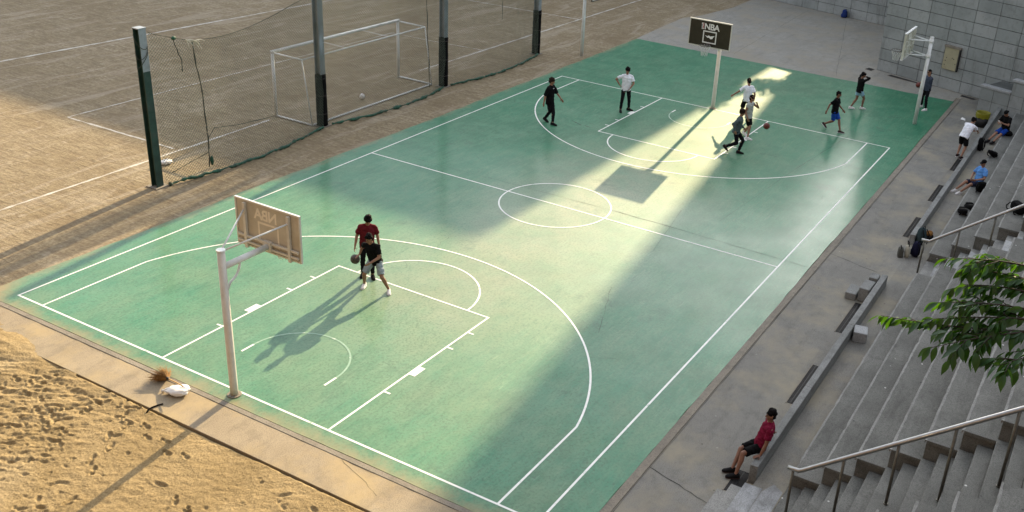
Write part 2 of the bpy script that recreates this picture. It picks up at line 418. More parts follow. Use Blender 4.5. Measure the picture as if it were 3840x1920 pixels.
# ------------------------------------------------------------------ mesh helpers
class MB:
    def __init__(s):
        s.v = []
        s.f = []
    def add(s, vs, fs):
        o = len(s.v)
        s.v += [tuple(v) for v in vs]
        s.f += [tuple(i + o for i in f) for f in fs]
        return s
    def box(s, x0, x1, y0, y1, z0, z1):
        s.add([(x0, y0, z0), (x1, y0, z0), (x1, y1, z0), (x0, y1, z0), (x0, y0, z1), (x1, y0, z1), (x1, y1, z1), (x0, y1, z1)],
              [(3, 2, 1, 0), (4, 5, 6, 7), (0, 1, 5, 4), (1, 2, 6, 5), (2, 3, 7, 6), (3, 0, 4, 7)])
        return s
    def prism(s, poly, z0, z1):
        n = len(poly)
        vs = [(x, y, z0) for x, y in poly] + [(x, y, z1) for x, y in poly]
        fs = [tuple(range(n))[::-1], tuple(range(n, 2 * n))] + [(i, (i + 1) % n, n + (i + 1) % n, n + i) for i in range(n)]
        return s.add(vs, fs)
    def sheet(s, poly, z):
        return s.add([(x, y, z) for x, y in poly], [tuple(range(len(poly)))])
    def tube(s, pts, rad, n=8, cap=True, flat=None):
        pts = [Vector(p) for p in pts]
        if not hasattr(rad, '__len__'):
            rad = [rad] * len(pts)
        o = len(s.v)
        prev = None
        m = len(pts)
        for i, p in enumerate(pts):
            d = (pts[min(i + 1, m - 1)] - pts[max(i - 1, 0)])
            if d.length < 1e-9:
                d = Vector((0, 0, 1))
            d.normalize()
            if prev is None:
                a = Vector((0, 0, 1)) if abs(d.z) < 0.9 else Vector((1, 0, 0))
                u = d.cross(a).normalized()
            else:
                u = (prev - d * prev.dot(d)).normalized()
            prev = u
            w = d.cross(u)
            for k in range(n):
                t = 2 * math.pi * k / n
                s.v.append(tuple(p + (u * math.cos(t) + w * math.sin(t)) * rad[i]))
        for i in range(m - 1):
            for k in range(n):
                k2 = (k + 1) % n
                s.f.append((o + i * n + k, o + i * n + k2, o + (i + 1) * n + k2, o + (i + 1) * n + k))
        if cap:
            s.f.append(tuple(o + k for k in range(n))[::-1])
            s.f.append(tuple(o + (m - 1) * n + k for k in range(n)))
        return s
    def sphere(s, c, r, nu=12, nv=8):
        c = Vector(c)
        if not hasattr(r, '__len__'):
            r = (r, r, r)
        vs = [(c.x, c.y, c.z - r[2])]
        for i in range(1, nv):
            ph = -math.pi / 2 + math.pi * i / nv
            for k in range(nu):
                t = 2 * math.pi * k / nu
                vs.append((c.x + r[0] * math.cos(ph) * math.cos(t), c.y + r[1] * math.cos(ph) * math.sin(t), c.z + r[2] * math.sin(ph)))
        vs.append((c.x, c.y, c.z + r[2]))
        fs = []
        for k in range(nu):
            fs.append((0, 1 + (k + 1) % nu, 1 + k))
            fs.append((len(vs) - 1, 1 + (nv - 2) * nu + k, 1 + (nv - 2) * nu + (k + 1) % nu))
        for i in range(nv - 2):
            for k in range(nu):
                a = 1 + i * nu
                fs.append((a + k, a + (k + 1) % nu, a + nu + (k + 1) % nu, a + nu + k))
        return s.add(vs, fs)
    def mesh(s, name, mat=None, smooth=False):
        me = bpy.data.meshes.new(name)
        me.from_pydata(s.v, [], s.f)
        me.update()
        if mat:
            me.materials.append(mat)
        if smooth:
            me.polygons.foreach_set('use_smooth', [True] * len(me.polygons))
        return me
    def build(s, name, mat=None, parent=None, smooth=False, bevel=0, origin=None):
        if origin is not None:
            o = Vector(origin)
            s.v = [(v[0] - o.x, v[1] - o.y, v[2] - o.z) for v in s.v]
        ob = bpy.data.objects.new(name, s.mesh(name, mat, smooth))
        COL.objects.link(ob)
        if origin is not None:
            ob.location = origin
        if parent:
            ob.parent = parent
        if bevel:
            bv = ob.modifiers.new('bevel', 'BEVEL')
            bv.width = bevel
            bv.segments = 2
            bv.limit_method = 'ANGLE'
        return ob

def tag(o, label=None, cat=None, group=None, kind=None):
    if label: o['label'] = label
    if cat: o['category'] = cat
    if group: o['group'] = group
    if kind: o['kind'] = kind
    return o

def empty(name, loc=(0, 0, 0), rz=0.0, label=None, cat=None, group=None):
    o = bpy.data.objects.new(name, None)
    o.empty_display_size = 0.1
    COL.objects.link(o)
    o.location = loc
    o.rotation_euler = (0, 0, rz)
    return tag(o, label, cat, group)

def struct(o):
    o['kind'] = 'structure'
    return o

def inst(name, me, parent, loc=(0, 0, 0), rot=(0, 0, 0), scale=(1, 1, 1)):
    o = bpy.data.objects.new(name, me)
    COL.objects.link(o)
    o.parent = parent
    o.location = loc
    o.rotation_euler = rot
    o.scale = scale
    return o

def jag(p0, p1, step, amp, width, seed):
    """ragged thin strip polygon between two points, for cracks"""
    rr = random.Random(seed)
    p0 = Vector(p0).to_2d(); p1 = Vector(p1).to_2d()
    d = p1 - p0
    n = max(2, int(d.length / step))
    q = Vector((-d.y, d.x)).normalized()
    l, r = [], []
    off = 0
    for i in range(n + 1):
        off = off * 0.6 + rr.uniform(-amp, amp)
        c = p0 + d * (i / n) + q * (off if 0 < i < n else 0)
        w = width * rr.uniform(0.35, 1.2) / 2
        l.append(c + q * w); r.append(c - q * w)
    return l, r

def crack(parent, p0, p1, z, width=0.012, amp=0.012, step=0.25, seed=1, mat='crack'):
    l, r = jag(p0, p1, step, amp, width, seed)
    m = MB()
    n = len(l)
    m.add([(p.x, p.y, z) for p in l] + [(p.x, p.y, z) for p in r], [(i, n + i, n + i + 1, i + 1) for i in range(n - 1)])
    return m.build('crack', M[mat], parent)
# ------------------------------------------------------------------ ground
ZD = -0.014
SX0, SX1, SY0, SY1 = -21.0, -14.62, -9.0, 14.0     # sand pit
g = MB()
B = 600
g.add([(-B, -B, ZD), (B, -B, ZD), (B, SY0, ZD), (-B, SY0, ZD)], [(0, 1, 2, 3)])
g.add([(-B, SY1, ZD), (B, SY1, ZD), (B, B, ZD), (-B, B, ZD)], [(0, 1, 2, 3)])
g.add([(-B, SY0, ZD), (SX0, SY0, ZD), (SX0, SY1, ZD), (-B, SY1, ZD)], [(0, 1, 2, 3)])
g.add([(-13.6, SY0, ZD), (B, SY0, ZD), (B, SY1, ZD), (-13.6, SY1, ZD)], [(0, 1, 2, 3)])
ground = struct(g.build('ground', M['dirt']))

# chalk lines of the football pitch lying on the dirt
def chalk(pts, w=0.09, z=ZD + 0.006, seed=0):
    rr = random.Random(seed)
    m = MB()
    L, Rr = [], []
    P = []
    for a, b in zip(pts[:-1], pts[1:]):
        a = Vector(a); b = Vector(b)
        n = max(2, int((b - a).length / 0.25))
        P += [a + (b - a) * i / n for i in range(n)]
    P.append(Vector(pts[-1]))
    for i, p in enumerate(P):
        d = (P[min(i + 1, len(P) - 1)] - P[max(i - 1, 0)]).normalized()
        q = Vector((-d.y, d.x))
        w2 = w * rr.uniform(0.35, 1.15) / 2
        p = p + q * rr.uniform(-0.012, 0.012)
        L.append(p + q * w2); Rr.append(p - q * w2)
    n = len(L)
    m.add([(p.x, p.y, z) for p in L] + [(p.x, p.y, z) for p in Rr], [(i, n + i, n + i + 1, i + 1) for i in range(n - 1)])
    return m.build('chalk_line', M['chalk'], ground)

chalk([(-26, 12.5), (-10.3, 12.58), (-4.6, 12.66), (0.4, 12.79)], 0.13, seed=1)
chalk([(9.6, 12.88), (14.3, 12.82), (33, 12.8)], 0.12, seed=2)
chalk([(-3.96, 18.34), (-3.85, 12.95)], 0.10, seed=3)
chalk([(-3.98, 18.35), (2.8, 18.31), (14.2, 18.2)], 0.07, seed=4)
chalk([(-14, 27.2), (-1.17, 26.5), (14.6, 25.66), (23.4, 25.2)], 0.14, seed=5)
chalk([(14.2, 18.2), (14.25, 16.05), (14.55, 12.9)], 0.06, seed=6)
chalk([(23.4, 25.2), (23.6, 20.15), (24.0, 12.8)], 0.10, seed=7)

# sand pit with trodden surface
def sand_mesh():
    st = 0.025
    xs = np.concatenate([np.arange(SX0, -18.6, 0.09), np.arange(-18.6, -13.72, st)])
    ys = np.concatenate([np.arange(SY0, -4.6, 0.12), np.arange(-4.6, 7.6, st), np.arange(7.6, SY1 + 0.01, 0.12)])
    X, Y = np.meshgrid(xs, ys, indexing='ij')
    def vnoise(sc, seed):
        r2 = np.random.default_rng(seed)
        G = r2.random((96, 96))
        u = (X - SX0) * sc; v = (Y - SY0) * sc
        i = np.floor(u).astype(int); j = np.floor(v).astype(int)
        a = u - i; b = v - j
        a = a * a * (3 - 2 * a); b = b * b * (3 - 2 * b)
        g = lambda p, q: G[p % 96, q % 96]
        return (g(i, j) * (1 - a) * (1 - b) + g(i + 1, j) * a * (1 - b) + g(i, j + 1) * (1 - a) * b + g(i + 1, j + 1) * a * b) - 0.5
    def anoise(su, sv, seed, ang=-1.1):
        # ridges drawn out along one direction
        r2 = np.random.default_rng(seed); G = r2.random((128, 128))
        u = ((X - SX0) * math.cos(ang) + (Y - SY0) * math.sin(ang)) * su + 300; v = (-(X - SX0) * math.sin(ang) + (Y - SY0) * math.cos(ang)) * sv + 300
        i = np.floor(u).astype(int); j = np.floor(v).astype(int); a = u - i; b = v - j
        a = a * a * (3 - 2 * a); b = b * b * (3 - 2 * b)
        g = lambda p, q: G[p % 128, q % 128]
        return (g(i, j) * (1 - a) * (1 - b) + g(i + 1, j) * a * (1 - b) + g(i, j + 1) * (1 - a) * b + g(i + 1, j + 1) * a * b) - 0.5
    Z = 0.035 * vnoise(0.6, 1) + 0.022 * anoise(1.3, 3.0, 2) + 0.050 * anoise(3.0, 8.0, 3, -1.25) + 0.040 * anoise(5.0, 14.0, 4, -0.95) + 0.022 * anoise(8.0, 20.0, 9, -1.2) + 0.010 * vnoise(20.0, 6)
    # trodden density: loose in the left of the pit, raked flat to the right
    dens = np.clip((Y - 0.4) / 2.2, 0.06, 1) * np.clip((-14.55 - X) / 0.5, 0, 1)
    dens = np.maximum(dens, 0.12)
    rough = np.clip(dens, 0.25, 1)
    Z *= rough
    r2 = np.random.default_rng(5)
    Nd = 12000
    cx = r2.uniform(-19.6, -14.6, Nd); cy = r2.uniform(-5.5, 9.5, Nd)
    for k in range(Nd):
        d = np.clip((cy[k] + 0.6 - (cx[k] + 16.5) * 0.6) / 2.4, 0.05, 1)
        clump = 0.5 + 0.9 * mnoise.noise(Vector((cx[k] * 1.1, cy[k] * 1.1, 3.3)))
        if r2.random() > d * 0.75 * clump:
            continue
        a = 0.014 + 0.030 * r2.random() ** 3.0; bb = a * r2.uniform(1.2, 3.6)
        ang = r2.normal(-1.1, 0.55)
        dep = a * r2.uniform(0.6, 1.2)
        i0, i1 = np.searchsorted(xs, (cx[k] - 0.45, cx[k] + 0.45)); j0, j1 = np.searchsorted(ys, (cy[k] - 0.45, cy[k] + 0.45))
        if i1 <= i0 or j1 <= j0:
            continue
        dx = X[i0:i1, j0:j1] - cx[k]; dy = Y[i0:i1, j0:j1] - cy[k]
        u = (dx * math.cos(ang) + dy * math.sin(ang)) / bb; v = (-dx * math.sin(ang) + dy * math.cos(ang)) / a
        q = u * u + v * v
        Z[i0:i1, j0:j1] += -dep * np.exp(-q ** 1.5) + 0.22 * dep * np.exp(-((np.sqrt(q) - 1.5) / 0.4) ** 2)
    for (fx, fy, ang0, nst) in ((-15.2, 4.6, -1.9, 9), (-17.4, 3.6, -0.6, 8), (-15.0, 1.4, -1.75, 6), (-16.9, 0.2, 0.5, 7), (-16.0, -1.4, -2.2, 6)):
        px_, py_ = fx, fy
        for t_ in range(nst):
            ang = ang0 + r2.normal(0, 0.12); sgn_ = 1 if t_ % 2 else -1
            px_ += 0.36 * math.cos(ang0); py_ += 0.36 * math.sin(ang0)
            qx = px_ - sgn_ * 0.09 * math.sin(ang0); qy = py_ + sgn_ * 0.09 * math.cos(ang0)
            for (o_, aa, bb_, dp) in ((0.06, 0.05, 0.085, 0.035), (-0.08, 0.042, 0.05, 0.042)):
                dx = X - (qx + o_ * math.cos(ang)); dy = Y - (qy + o_ * math.sin(ang))
                u = (dx * math.cos(ang) + dy * math.sin(ang)) / bb_; v = (-dx * math.sin(ang) + dy * math.cos(ang)) / aa
                q = u * u + v * v
                Z += np.where(q < 9, -dp * np.exp(-q ** 2) + 0.4 * dp * np.exp(-((np.sqrt(q) - 1.35) / 0.3) ** 2), 0)
    base = -0.020 + 0.03 * vnoise(0.9, 12)
    # blown sand climbs over the concrete strip on the left
    edge = np.clip((Y - 3.9) / 1.5, 0, 1)
    over = 0.075 * edge * np.clip(1 - (X + 14.7) / (0.30 + 0.55 * np.clip((Y - 4) / 4, 0, 1)), 0, 1) * (0.6 + 0.9 * (vnoise(1.7, 2) + 0.5))
    Z = base + Z
    m1 = X > -15.6
    Z = np.where(m1, Z * (1 - 0.3 * edge), Z) + np.where(X > -15.8, over * np.clip((X + 15.8) / 0.8, 0, 1), 0)
    hid = (X > -14.63) & (Y < 3.4)
    Z = np.where(hid, -0.10, Z)
    Z = np.where(X > -13.8, np.minimum(Z, -0.10), Z)
    nx, ny = X.shape
    V = np.stack([X, Y, Z], -1).reshape(-1, 3)
    idx = np.arange(nx * ny).reshape(nx, ny)
    F = np.stack([idx[:-1, :-1], idx[1:, :-1], idx[1:, 1:], idx[:-1, 1:]], -1).reshape(-1, 4)
    me = bpy.data.meshes.new('sand_pit')
    me.vertices.add(len(V)); me.vertices.foreach_set('co', V.ravel())
    me.loops.add(F.size); me.loops.foreach_set('vertex_index', F.ravel())
    me.polygons.add(len(F)); me.polygons.foreach_set('loop_start', np.arange(0, F.size, 4)); me.polygons.foreach_set('use_smooth', np.ones(len(F), bool))
    me.update(calc_edges=True)
    me.materials.append(M['sand'])
    return me
sand = bpy.data.objects.new('sand_pit', sand_mesh())
COL.objects.link(sand)
struct(sand)

# concrete strip and kerb at the near end
path = struct(MB().box(-14.60, -13.70, -14.0, 16.0, -0.2, 0.0).build('concrete_path', M['strip'], bevel=0.008))
struct(MB().box(-13.697, -13.57, -8.6, 8.6, -0.2, 0.006).build('near_kerb', M['kerb'], bevel=0.006))
for i, (a, b) in enumerate([((-13.72, 8), (-13.70, 2.5)), ((-13.70, 2.5), (-13.705, -3.4)), ((-13.705, -3.4), (-13.72, -8.4))]):
    crack(path, a, b, 0.004, 0.010, 0.012, 0.2, 30 + i)
crack(path, (-13.7, -3.3), (-14.2, -4.6), 0.004, 0.008, 0.03, 0.15, 41)

# ------------------------------------------------------------------ court
CL, CW = 26.30 / 2, 15.056 / 2
def ragged(p0, p1, amp, seed, n=120):
    rr = random.Random(seed); p0 = Vector(p0); p1 = Vector(p1)
    d = p1 - p0; q = Vector((-d.y, d.x)).normalized()
    off = 0; out = []
    for i in range(n):
        off = off * 0.85 + rr.uniform(-amp, amp)
        out.append(p0 + d * i / n + q * (off if i else 0))
    return [(p.x, p.y) for p in out]
poly = ragged((-13.565, -8.33), (22.0, -8.33), 0.012, 1) + ragged((22.0, -8.33), (22.2, 8.28), 0.02, 2) + ragged((22.2, 8.28), (-13.565, 8.28), 0.022, 3) + ragged((-13.565, 8.28), (-13.565, -8.33), 0.004, 4)
court = struct(MB().prism(poly, -0.15, 0.010).build('court', M['court']))
ZL = 0.0145
def line_poly(pts, mat='line'):
    m = MB()
    m.sheet(pts, ZL)
    return m.build('painted_line', M[mat], court)
def line(p0, p1, w=0.05, mat='line', z=0.0):
    p0 = Vector(p0); p1 = Vector(p1); d = (p1 - p0).normalized(); q = Vector((-d.y, d.x)) * w / 2
    m = MB().sheet([tuple(p0 - q), tuple(p1 - q), tuple(p1 + q), tuple(p0 + q)], ZL + z)
    return m.build('painted_line', M[mat], court)
def arc(c, r, a0, a1, w=0.05, mat='line', z=0.0008, n=72):
    m = MB()
    vs = []
    for i in range(n + 1):
        t = a0 + (a1 - a0) * i / n
        vs.append((c[0] + (r - w / 2) * math.cos(t), c[1] + (r - w / 2) * math.sin(t), ZL + z))
        vs.append((c[0] + (r + w / 2) * math.cos(t), c[1] + (r + w / 2) * math.sin(t), ZL + z))
    m.add(vs, [(2 * i, 2 * i + 1, 2 * i + 3, 2 * i + 2) for i in range(n)])
    return m.build('painted_line', M[mat], court)
h = 0.025
for sg in (-1, 1):
    line((-CL - h, sg * CW), (CL + h, sg * CW))
    line((sg * CL, -CW + h), (sg * CL, CW - h))
line((0, -CW + h), (0, CW - h))
arc((0, 0), 1.8, 0, 2 * math.pi, z=0.0012, n=96)
for e in (-1, 1):
    X = lambda d: e * (CL - d)           # d = metres in from the baseline
    rim = X(1.575)
    w3 = CW - 0.9
    dd = 2.99
    for sg in (-1, 1):
        line((X(h), sg * w3), (X(dd), sg * w3), z=0.0005)
    r3 = math.hypot(w3, dd - 1.575)
    a = math.atan2(w3, dd - 1.575)
    c0 = math.pi if e > 0 else 0
    arc((rim, 0), r3, c0 - a, c0 + a, z=0.0011)
    kw, kl = 2.45, 5.8
    for sg in (-1, 1):
        line((X(h), sg * kw), (X(kl - h), sg * kw))
        for d, wd, ln in ((1.75, 0.05, 0.16), (2.80, 0.40, 0.16), (4.05, 0.05, 0.16), (4.9, 0.05, 0.16)):
            line((X(d), sg * (kw + h)), (X(d), sg * (kw + h + ln)), wd, z=0.0004)
    line((X(kl), -kw - h), (X(kl), kw + h))
    arc((X(kl), 0), 1.8, c0 - math.pi / 2, c0 + math.pi / 2, z=0.0009)
    arc((rim, 0), 1.25, c0 - math.pi / 2, c0 + math.pi / 2, 0.045, 'line_worn')
    for sg in (-1, 1):
        line((X(1.2), sg * 1.25), (X(1.575) - e * 0.0, sg * 1.25), 0.055, 'line')
# expansion joints and cracks in the slab
zc = 0.0125
crack(court, (0.47, 8.1), (0.6, 3.0), zc, 0.010, 0.008, 0.3, 1)
crack(court, (0.6, 3.0), (0.72, -1.9), zc, 0.014, 0.010, 0.3, 2)
crack(court, (0.72, -1.9), (0.66, -4.6), zc, 0.028, 0.015, 0.2, 3)
crack(court, (0.66, -4.6), (0.52, -8.25), zc, 0.016, 0.015, 0.2, 4)
crack(court, (13.54, -5.76), (8.38, -5.27), zc, 0.018, 0.01, 0.3, 5)
crack(court, (8.38, -5.27), (2.1, -4.85), zc, 0.010, 0.01, 0.3, 6)
crack(court, (9.2, -1.5), (9.1, -8.2), zc, 0.012, 0.02, 0.3, 7)
crack(court, (2.1, -3.5), (-1.2, -4.1), zc, 0.009, 0.01, 0.3, 8)
crack(court, (-4.0, -4.2), (-6.4, -5.1), zc, 0.010, 0.03, 0.2, 9)
crack(court, (7.8, 3.9), (7.55, 3.35), zc, 0.045, 0.02, 0.12, 10)
crack(court, (7.6, 3.2), (7.55, 2.95), zc, 0.04, 0.01, 0.12, 11)
crack(court, (14.5, 8.1), (14.2, -8.2), zc, 0.009, 0.02, 0.3, 12)
for i in range(16):
    x = random.uniform(-12, 21); y = random.uniform(-8, 8); t = random.uniform(0, 6.28); L_ = random.uniform(0.2, 1.0)
    crack(court, (x, y), (x + L_ * math.cos(t), y + L_ * math.sin(t)), zc, 0.008, 0.04, 0.1, 60 + i)

# ------------------------------------------------------------------ paving right of and behind the court
struct(MB().box(-40, 22.6, -8.52, -8.335, -0.2, 0.012).build('side_kerb', M['kerb'], bevel=0.008))
for i in range(9):
    pass
# tall wall foot
WA = Vector((25.28, -3.85)); WD = Vector((-1.88, -5.27)).normalized(); WN = Vector((WD.y, -WD.x))   # WN points to the camera side
if WN.x > 0:
    WN = -WN
pv = [(-40, -10.36), (21.6, -10.36), (21.6, -10.9), (26.5, -10.9), (26.5, -3.9), (39.5, 1.0), (40.2, 7.6)]
pv += [(34.1, 7.5), (30, 8.1), (28.9, 8.5), (26.1, 8.45), (22.6, 8.35), (22.6, -8.53), (-40, -8.53)]
paving = struct(MB().prism([(-40, -10.36), (23.6, -10.36), (23.6, -8.53), (-40, -8.53)], -0.2, 0.0).build('side_paving', M['paving']))
far_paving = struct(MB().prism([(21.8, -8.3), (22.7, -8.3), (22.7, -8.525), (23.6, -8.525), (23.6, -9.4), (27, -9.4), (27, -4.2), (40, -2.6), (40.2, 7.6), (34.1, 7.5), (30, 8.1), (28.9, 8.6), (26.1, 8.5), (22.3, 8.3), (21.8, 8.1)], -0.2, 0.003).build('far_paving', M['far_paving']))
for i in range(3):
    crack(paving, (1.9 + i * 12.4 - 12.4, -8.53), (1.4 + i * 12.4 - 12.4, -10.3), 0.004, 0.02, 0.02, 0.15, 80 + i)
crack(paving, (-39, -8.56), (22, -8.55), 0.004, 0.014, 0.006, 0.4, 90)
crack(far_paving, (22.4, -2.6), (36, 0.8), 0.007, 0.012, 0.02, 0.4, 91)
crack(far_paving, (23, 3.0), (37, 3.6), 0.007, 0.012, 0.02, 0.4, 92)
crack(far_paving, (29, -2.7), (28.6, 7.8), 0.007, 0.012, 0.02, 0.4, 93)

# raised walkway between the low wall and the bleachers
YB = -11.162
walk = struct(MB().prism([(-40, -10.545), (-9.9, -10.545), (21.2, -10.545), (21.2, YB + 0.01), (-40, YB + 0.01)], -0.2, 0.10).build('walkway', M['paving']))
struct(MB().add([(0.62, -10.05, 0.004), (3.95, -10.05, 0.004), (3.95, -10.55, 0.102), (0.62, -10.55, 0.102)], [(3, 2, 1, 0)]).build('ramp', M['paving']))
entry = empty('entry_steps', (-11, -10.2, 0), 0, 'shallow worn concrete steps with flaking white paint beside the seated man', 'steps')
for k, (y0, y1) in enumerate([(-9.96, -10.15), (-10.152, -10.38), (-10.382, -10.75)]):
    MB().box(-2.5, [0.60, 0.85, 1.0][k], y1 + 10.2, y0 + 10.2, -0.05, 0.035 * (k + 1)).build('step', M['old_paint' if k == 2 else 'nosing'], entry, bevel=0.008)
MB().sheet([(-0.9, -0.555), (0.9, -0.56), (1.25, -0.70), (1.1, -0.93), (-0.4, -0.94), (-1.3, -0.80)], 0.1085).build('flaking_paint', M['old_paint'], entry)

# ------------------------------------------------------------------ low walls
def low_wall(x0, x1, label):
    o = empty('low_wall', ((x0 + x1) / 2, -10.46, 0), 0, label, 'wall')
    L = x1 - x0; n = max(1, round(L / 3.7))
    for i in range(n):
        a = -L / 2 + L * i / n; b = -L / 2 + L * (i + 1) / n
        MB().box(a + 0.004, b - 0.004, -0.08, 0.08, -0.05, 0.42 + random.uniform(-0.004, 0.004)).build('wall_section', M['lowwall'], o, bevel=0.012)
    return o
low_wall(-9.82, 0.55, 'low concrete wall on which the man in magenta sits')
low_wall(3.92, 21.35, 'low concrete wall along which the white-shirted man bends')

# ------------------------------------------------------------------ drain grates
def grate(x0, x1, y0, y1, label, bars=True):
    o = empty('drain_grate', ((x0 + x1) / 2, (y0 + y1) / 2, 0), 0, label, 'drain grate', 'drain grates beside the low walls')
    a, b = (x1 - x0) / 2, (y1 - y0) / 2
    MB().sheet([(-a, -b), (a, -b), (a, b), (-a, b)], 0.004).build('shade_sheet', M['pit_shade'], o)  # flat black sheet in place of the shaded pit
    f = MB()
    f.box(-a - 0.02, a + 0.02, -b - 0.02, -b, -0.02, 0.012); f.box(-a - 0.02, a + 0.02, b, b + 0.02, -0.02, 0.012)
    f.build('frame', M['kerb'], o)
    m = MB()
    n = int((x1 - x0) / 0.035)
    for i in range(n):
        x = -a + (i + 0.5) * 2 * a / n
        m.box(x - 0.006, x + 0.006, -b, b, 0.005, 0.010)
    m.box(-a, a, -0.008, 0.008, 0.0105, 0.0125)
    m.build('bars', M['dark_iron'], o)
    return o
grate(-10.33, -9.55, -10.36, -10.07, 'black drain grate under the shoes of the seated man in magenta')
grate(-6.62, -4.67, -10.25, -10.09, 'drain grate beside the near low wall, next beyond the seated man')
grate(-2.73, -0.80, -10.25, -10.06, 'drain grate at the stacked concrete blocks by the near low wall')
grate(2.42, 3.02, -10.34, -10.10, 'short drain grate in the gap between the low walls, beside the bags')
grate(4.63, 6.55, -10.24, -10.06, 'drain grate by the far low wall, nearest the bags')
grate(8.32, 10.22, -10.24, -10.05, 'drain grate by the far low wall, second from the bags')
grate(12.1, 14.0, -10.24, -10.06, 'drain grate by the far low wall behind the shoes of the bending man')
# gutter slots at the wall feet; a flat black sheet stands for shaded depth
def slot(pts, label):
    c = sum((Vector(p) for p in pts), Vector((0, 0))) / len(pts)
    o = empty('gutter_slot', (c.x, c.y, 0), 0, label, 'gutter', 'open gutter slots at the foot of the stone walls')
    q = [(p[0] - c.x, p[1] - c.y) for p in pts]
    MB().sheet(q, 0.010).build('shade_sheet', M['pit_shade'], o)
    f = MB()
    for a, b in zip(q, q[1:] + q[:1]):
        f.tube([(*a, 0.005), (*b, 0.005)], 0.014, 4)
    f.build('rim', M['kerb'], o)
def along(s, d):
    p = WA + WD * s + WN * d
    return (p.x, p.y)
slot([along(1.0, 0.55), along(2.75, 0.42), along(2.75, 0.20), along(1.0, 0.20)], 'open black gutter slot at the tall wall behind the side hoop')
slot([along(5.0, 0.50), along(5.65, 0.50), along(5.75, 0.15), along(4.9, 0.15)], 'open black gutter slot at the stepped wall, beyond the waste bin')
slot([(24.9, -3.35), (25.35, -3.45), (25.2, -3.78), (24.75, -3.7)], 'small open gutter slot at the left corner of the tall wall')
slot([(18.0, -9.55), (19.0, -9.75), (18.9, -9.95), (18.1, -9.78)], 'open black gutter slot on the paving beside the waste bin')

# ------------------------------------------------------------------ bleachers and stairs
TD, TR, TZ = 0.564, 0.436, 0.39
def nosing(L, y0, z):
    """worn front edge of a tread: a ragged, chipped strip"""
    m = MB()
    n = int(2 * L / 0.14)
    vs = []
    wob = 0.0
    for i in range(n + 1):
        x = -L + 2 * L * i / n
        chip = 0.0
        if random.random() < 0.06: chip = random.uniform(0.01, 0.03)
        wob = wob * 0.8 + random.uniform(-0.003, 0.003)
        back = -0.041 - random.uniform(-0.004, 0.012)
        vs += [(x, y0 + back, z + 0.001), (x, y0 + wob - chip - 0.010, z + 0.003 - chip * 0.3), (x, y0 + wob - chip, z - 0.008 - chip * 0.5), (x, y0 - 0.002, z - 0.07)]
    fs = []
    for i in range(n):
        a = 4 * i
        for k in range(3):
            fs.append((a + k, a + k + 1, a + k + 5, a + k + 4))
    fs.append((0, 3, 2, 1)); e = 4 * n
    fs.append((e, e + 1, e + 2, e + 3))
    return m.add(vs, fs)
def bleacher(x0, x1, n, label, phase=0.0, z_off=0.0):
    o = empty('bleachers', ((x0 + x1) / 2, YB, 0), 0, label, 'bleachers')
    L = (x1 - x0) / 2
    for k in range(n):
        y0 = -(k + phase) * TD; y1 = y0 - TD; z = TZ + (k + phase) * TR
        m = MB()
        m.box(-L + 0.03, L - 0.03, y1 + 0.002, y0 - 0.035, 0.0, z - 0.075)
        m.build('riser_block', M['tier'], o)
        MB().box(-L, L, y1 - 0.033, y0 - 0.042, z - 0.073, z).build('tread_slab', M['tier'], o, bevel=0.008)
        nosing(L, y0, z).build('nosing', M['nosing'], o)
    return o
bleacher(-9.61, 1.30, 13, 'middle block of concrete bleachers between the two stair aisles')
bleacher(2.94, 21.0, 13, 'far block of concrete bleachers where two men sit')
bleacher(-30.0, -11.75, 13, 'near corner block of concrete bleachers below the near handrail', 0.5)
def stairs(x0, x1, n, label, mat):
    o = empty('stairway', ((x0 + x1) / 2, YB, 0), 0, label, 'stairs')
    L = (x1 - x0) / 2 - 0.004
    for j in range(1, n + 1):
        y0 = -0.02 - 0.282 * j; y1 = y0 - 0.282; z = 0.218 * j
        MB().box(-L, L, y1 + 0.003, y0 + (0.0 if j > 1 else 0.0), 0, z + random.uniform(-0.006, 0.006)).build('step', M[mat], o, bevel=0.014)
    MB().box(-L, L, -0.298, 0.0, -0.1, 0.12).build('landing', M[mat], o)
    return o
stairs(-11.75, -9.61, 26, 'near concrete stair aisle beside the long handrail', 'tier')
stairs(1.30, 2.94, 26, 'far stair aisle with worn white painted steps', 'nosing')
# painted patches left on the far stairs
fp = empty('worn_paint', (2.1, YB, 0), 0, 'patches of worn white paint on the far stair aisle', 'paint')
for j in range(1, 9):
    y0 = -0.02 - 0.282 * j
    a = random.uniform(-0.78, -0.6); b = random.uniform(0.1, 0.75)
    MB().sheet([(a, y0 - 0.03), (b, y0 - 0.02), (b + random.uniform(-.3, .05), y0 - 0.27), (a + random.uniform(0, .3), y0 - 0.27)], 0.218 * j + 0.012).build('paint_patch', M['old_paint'], fp)
# terrace above the bleachers
struct(MB().box(-60, 22, -60, YB - 13 * TD - 0.3, 0, TZ + 12.6 * TR).build('terrace', M['paving']))

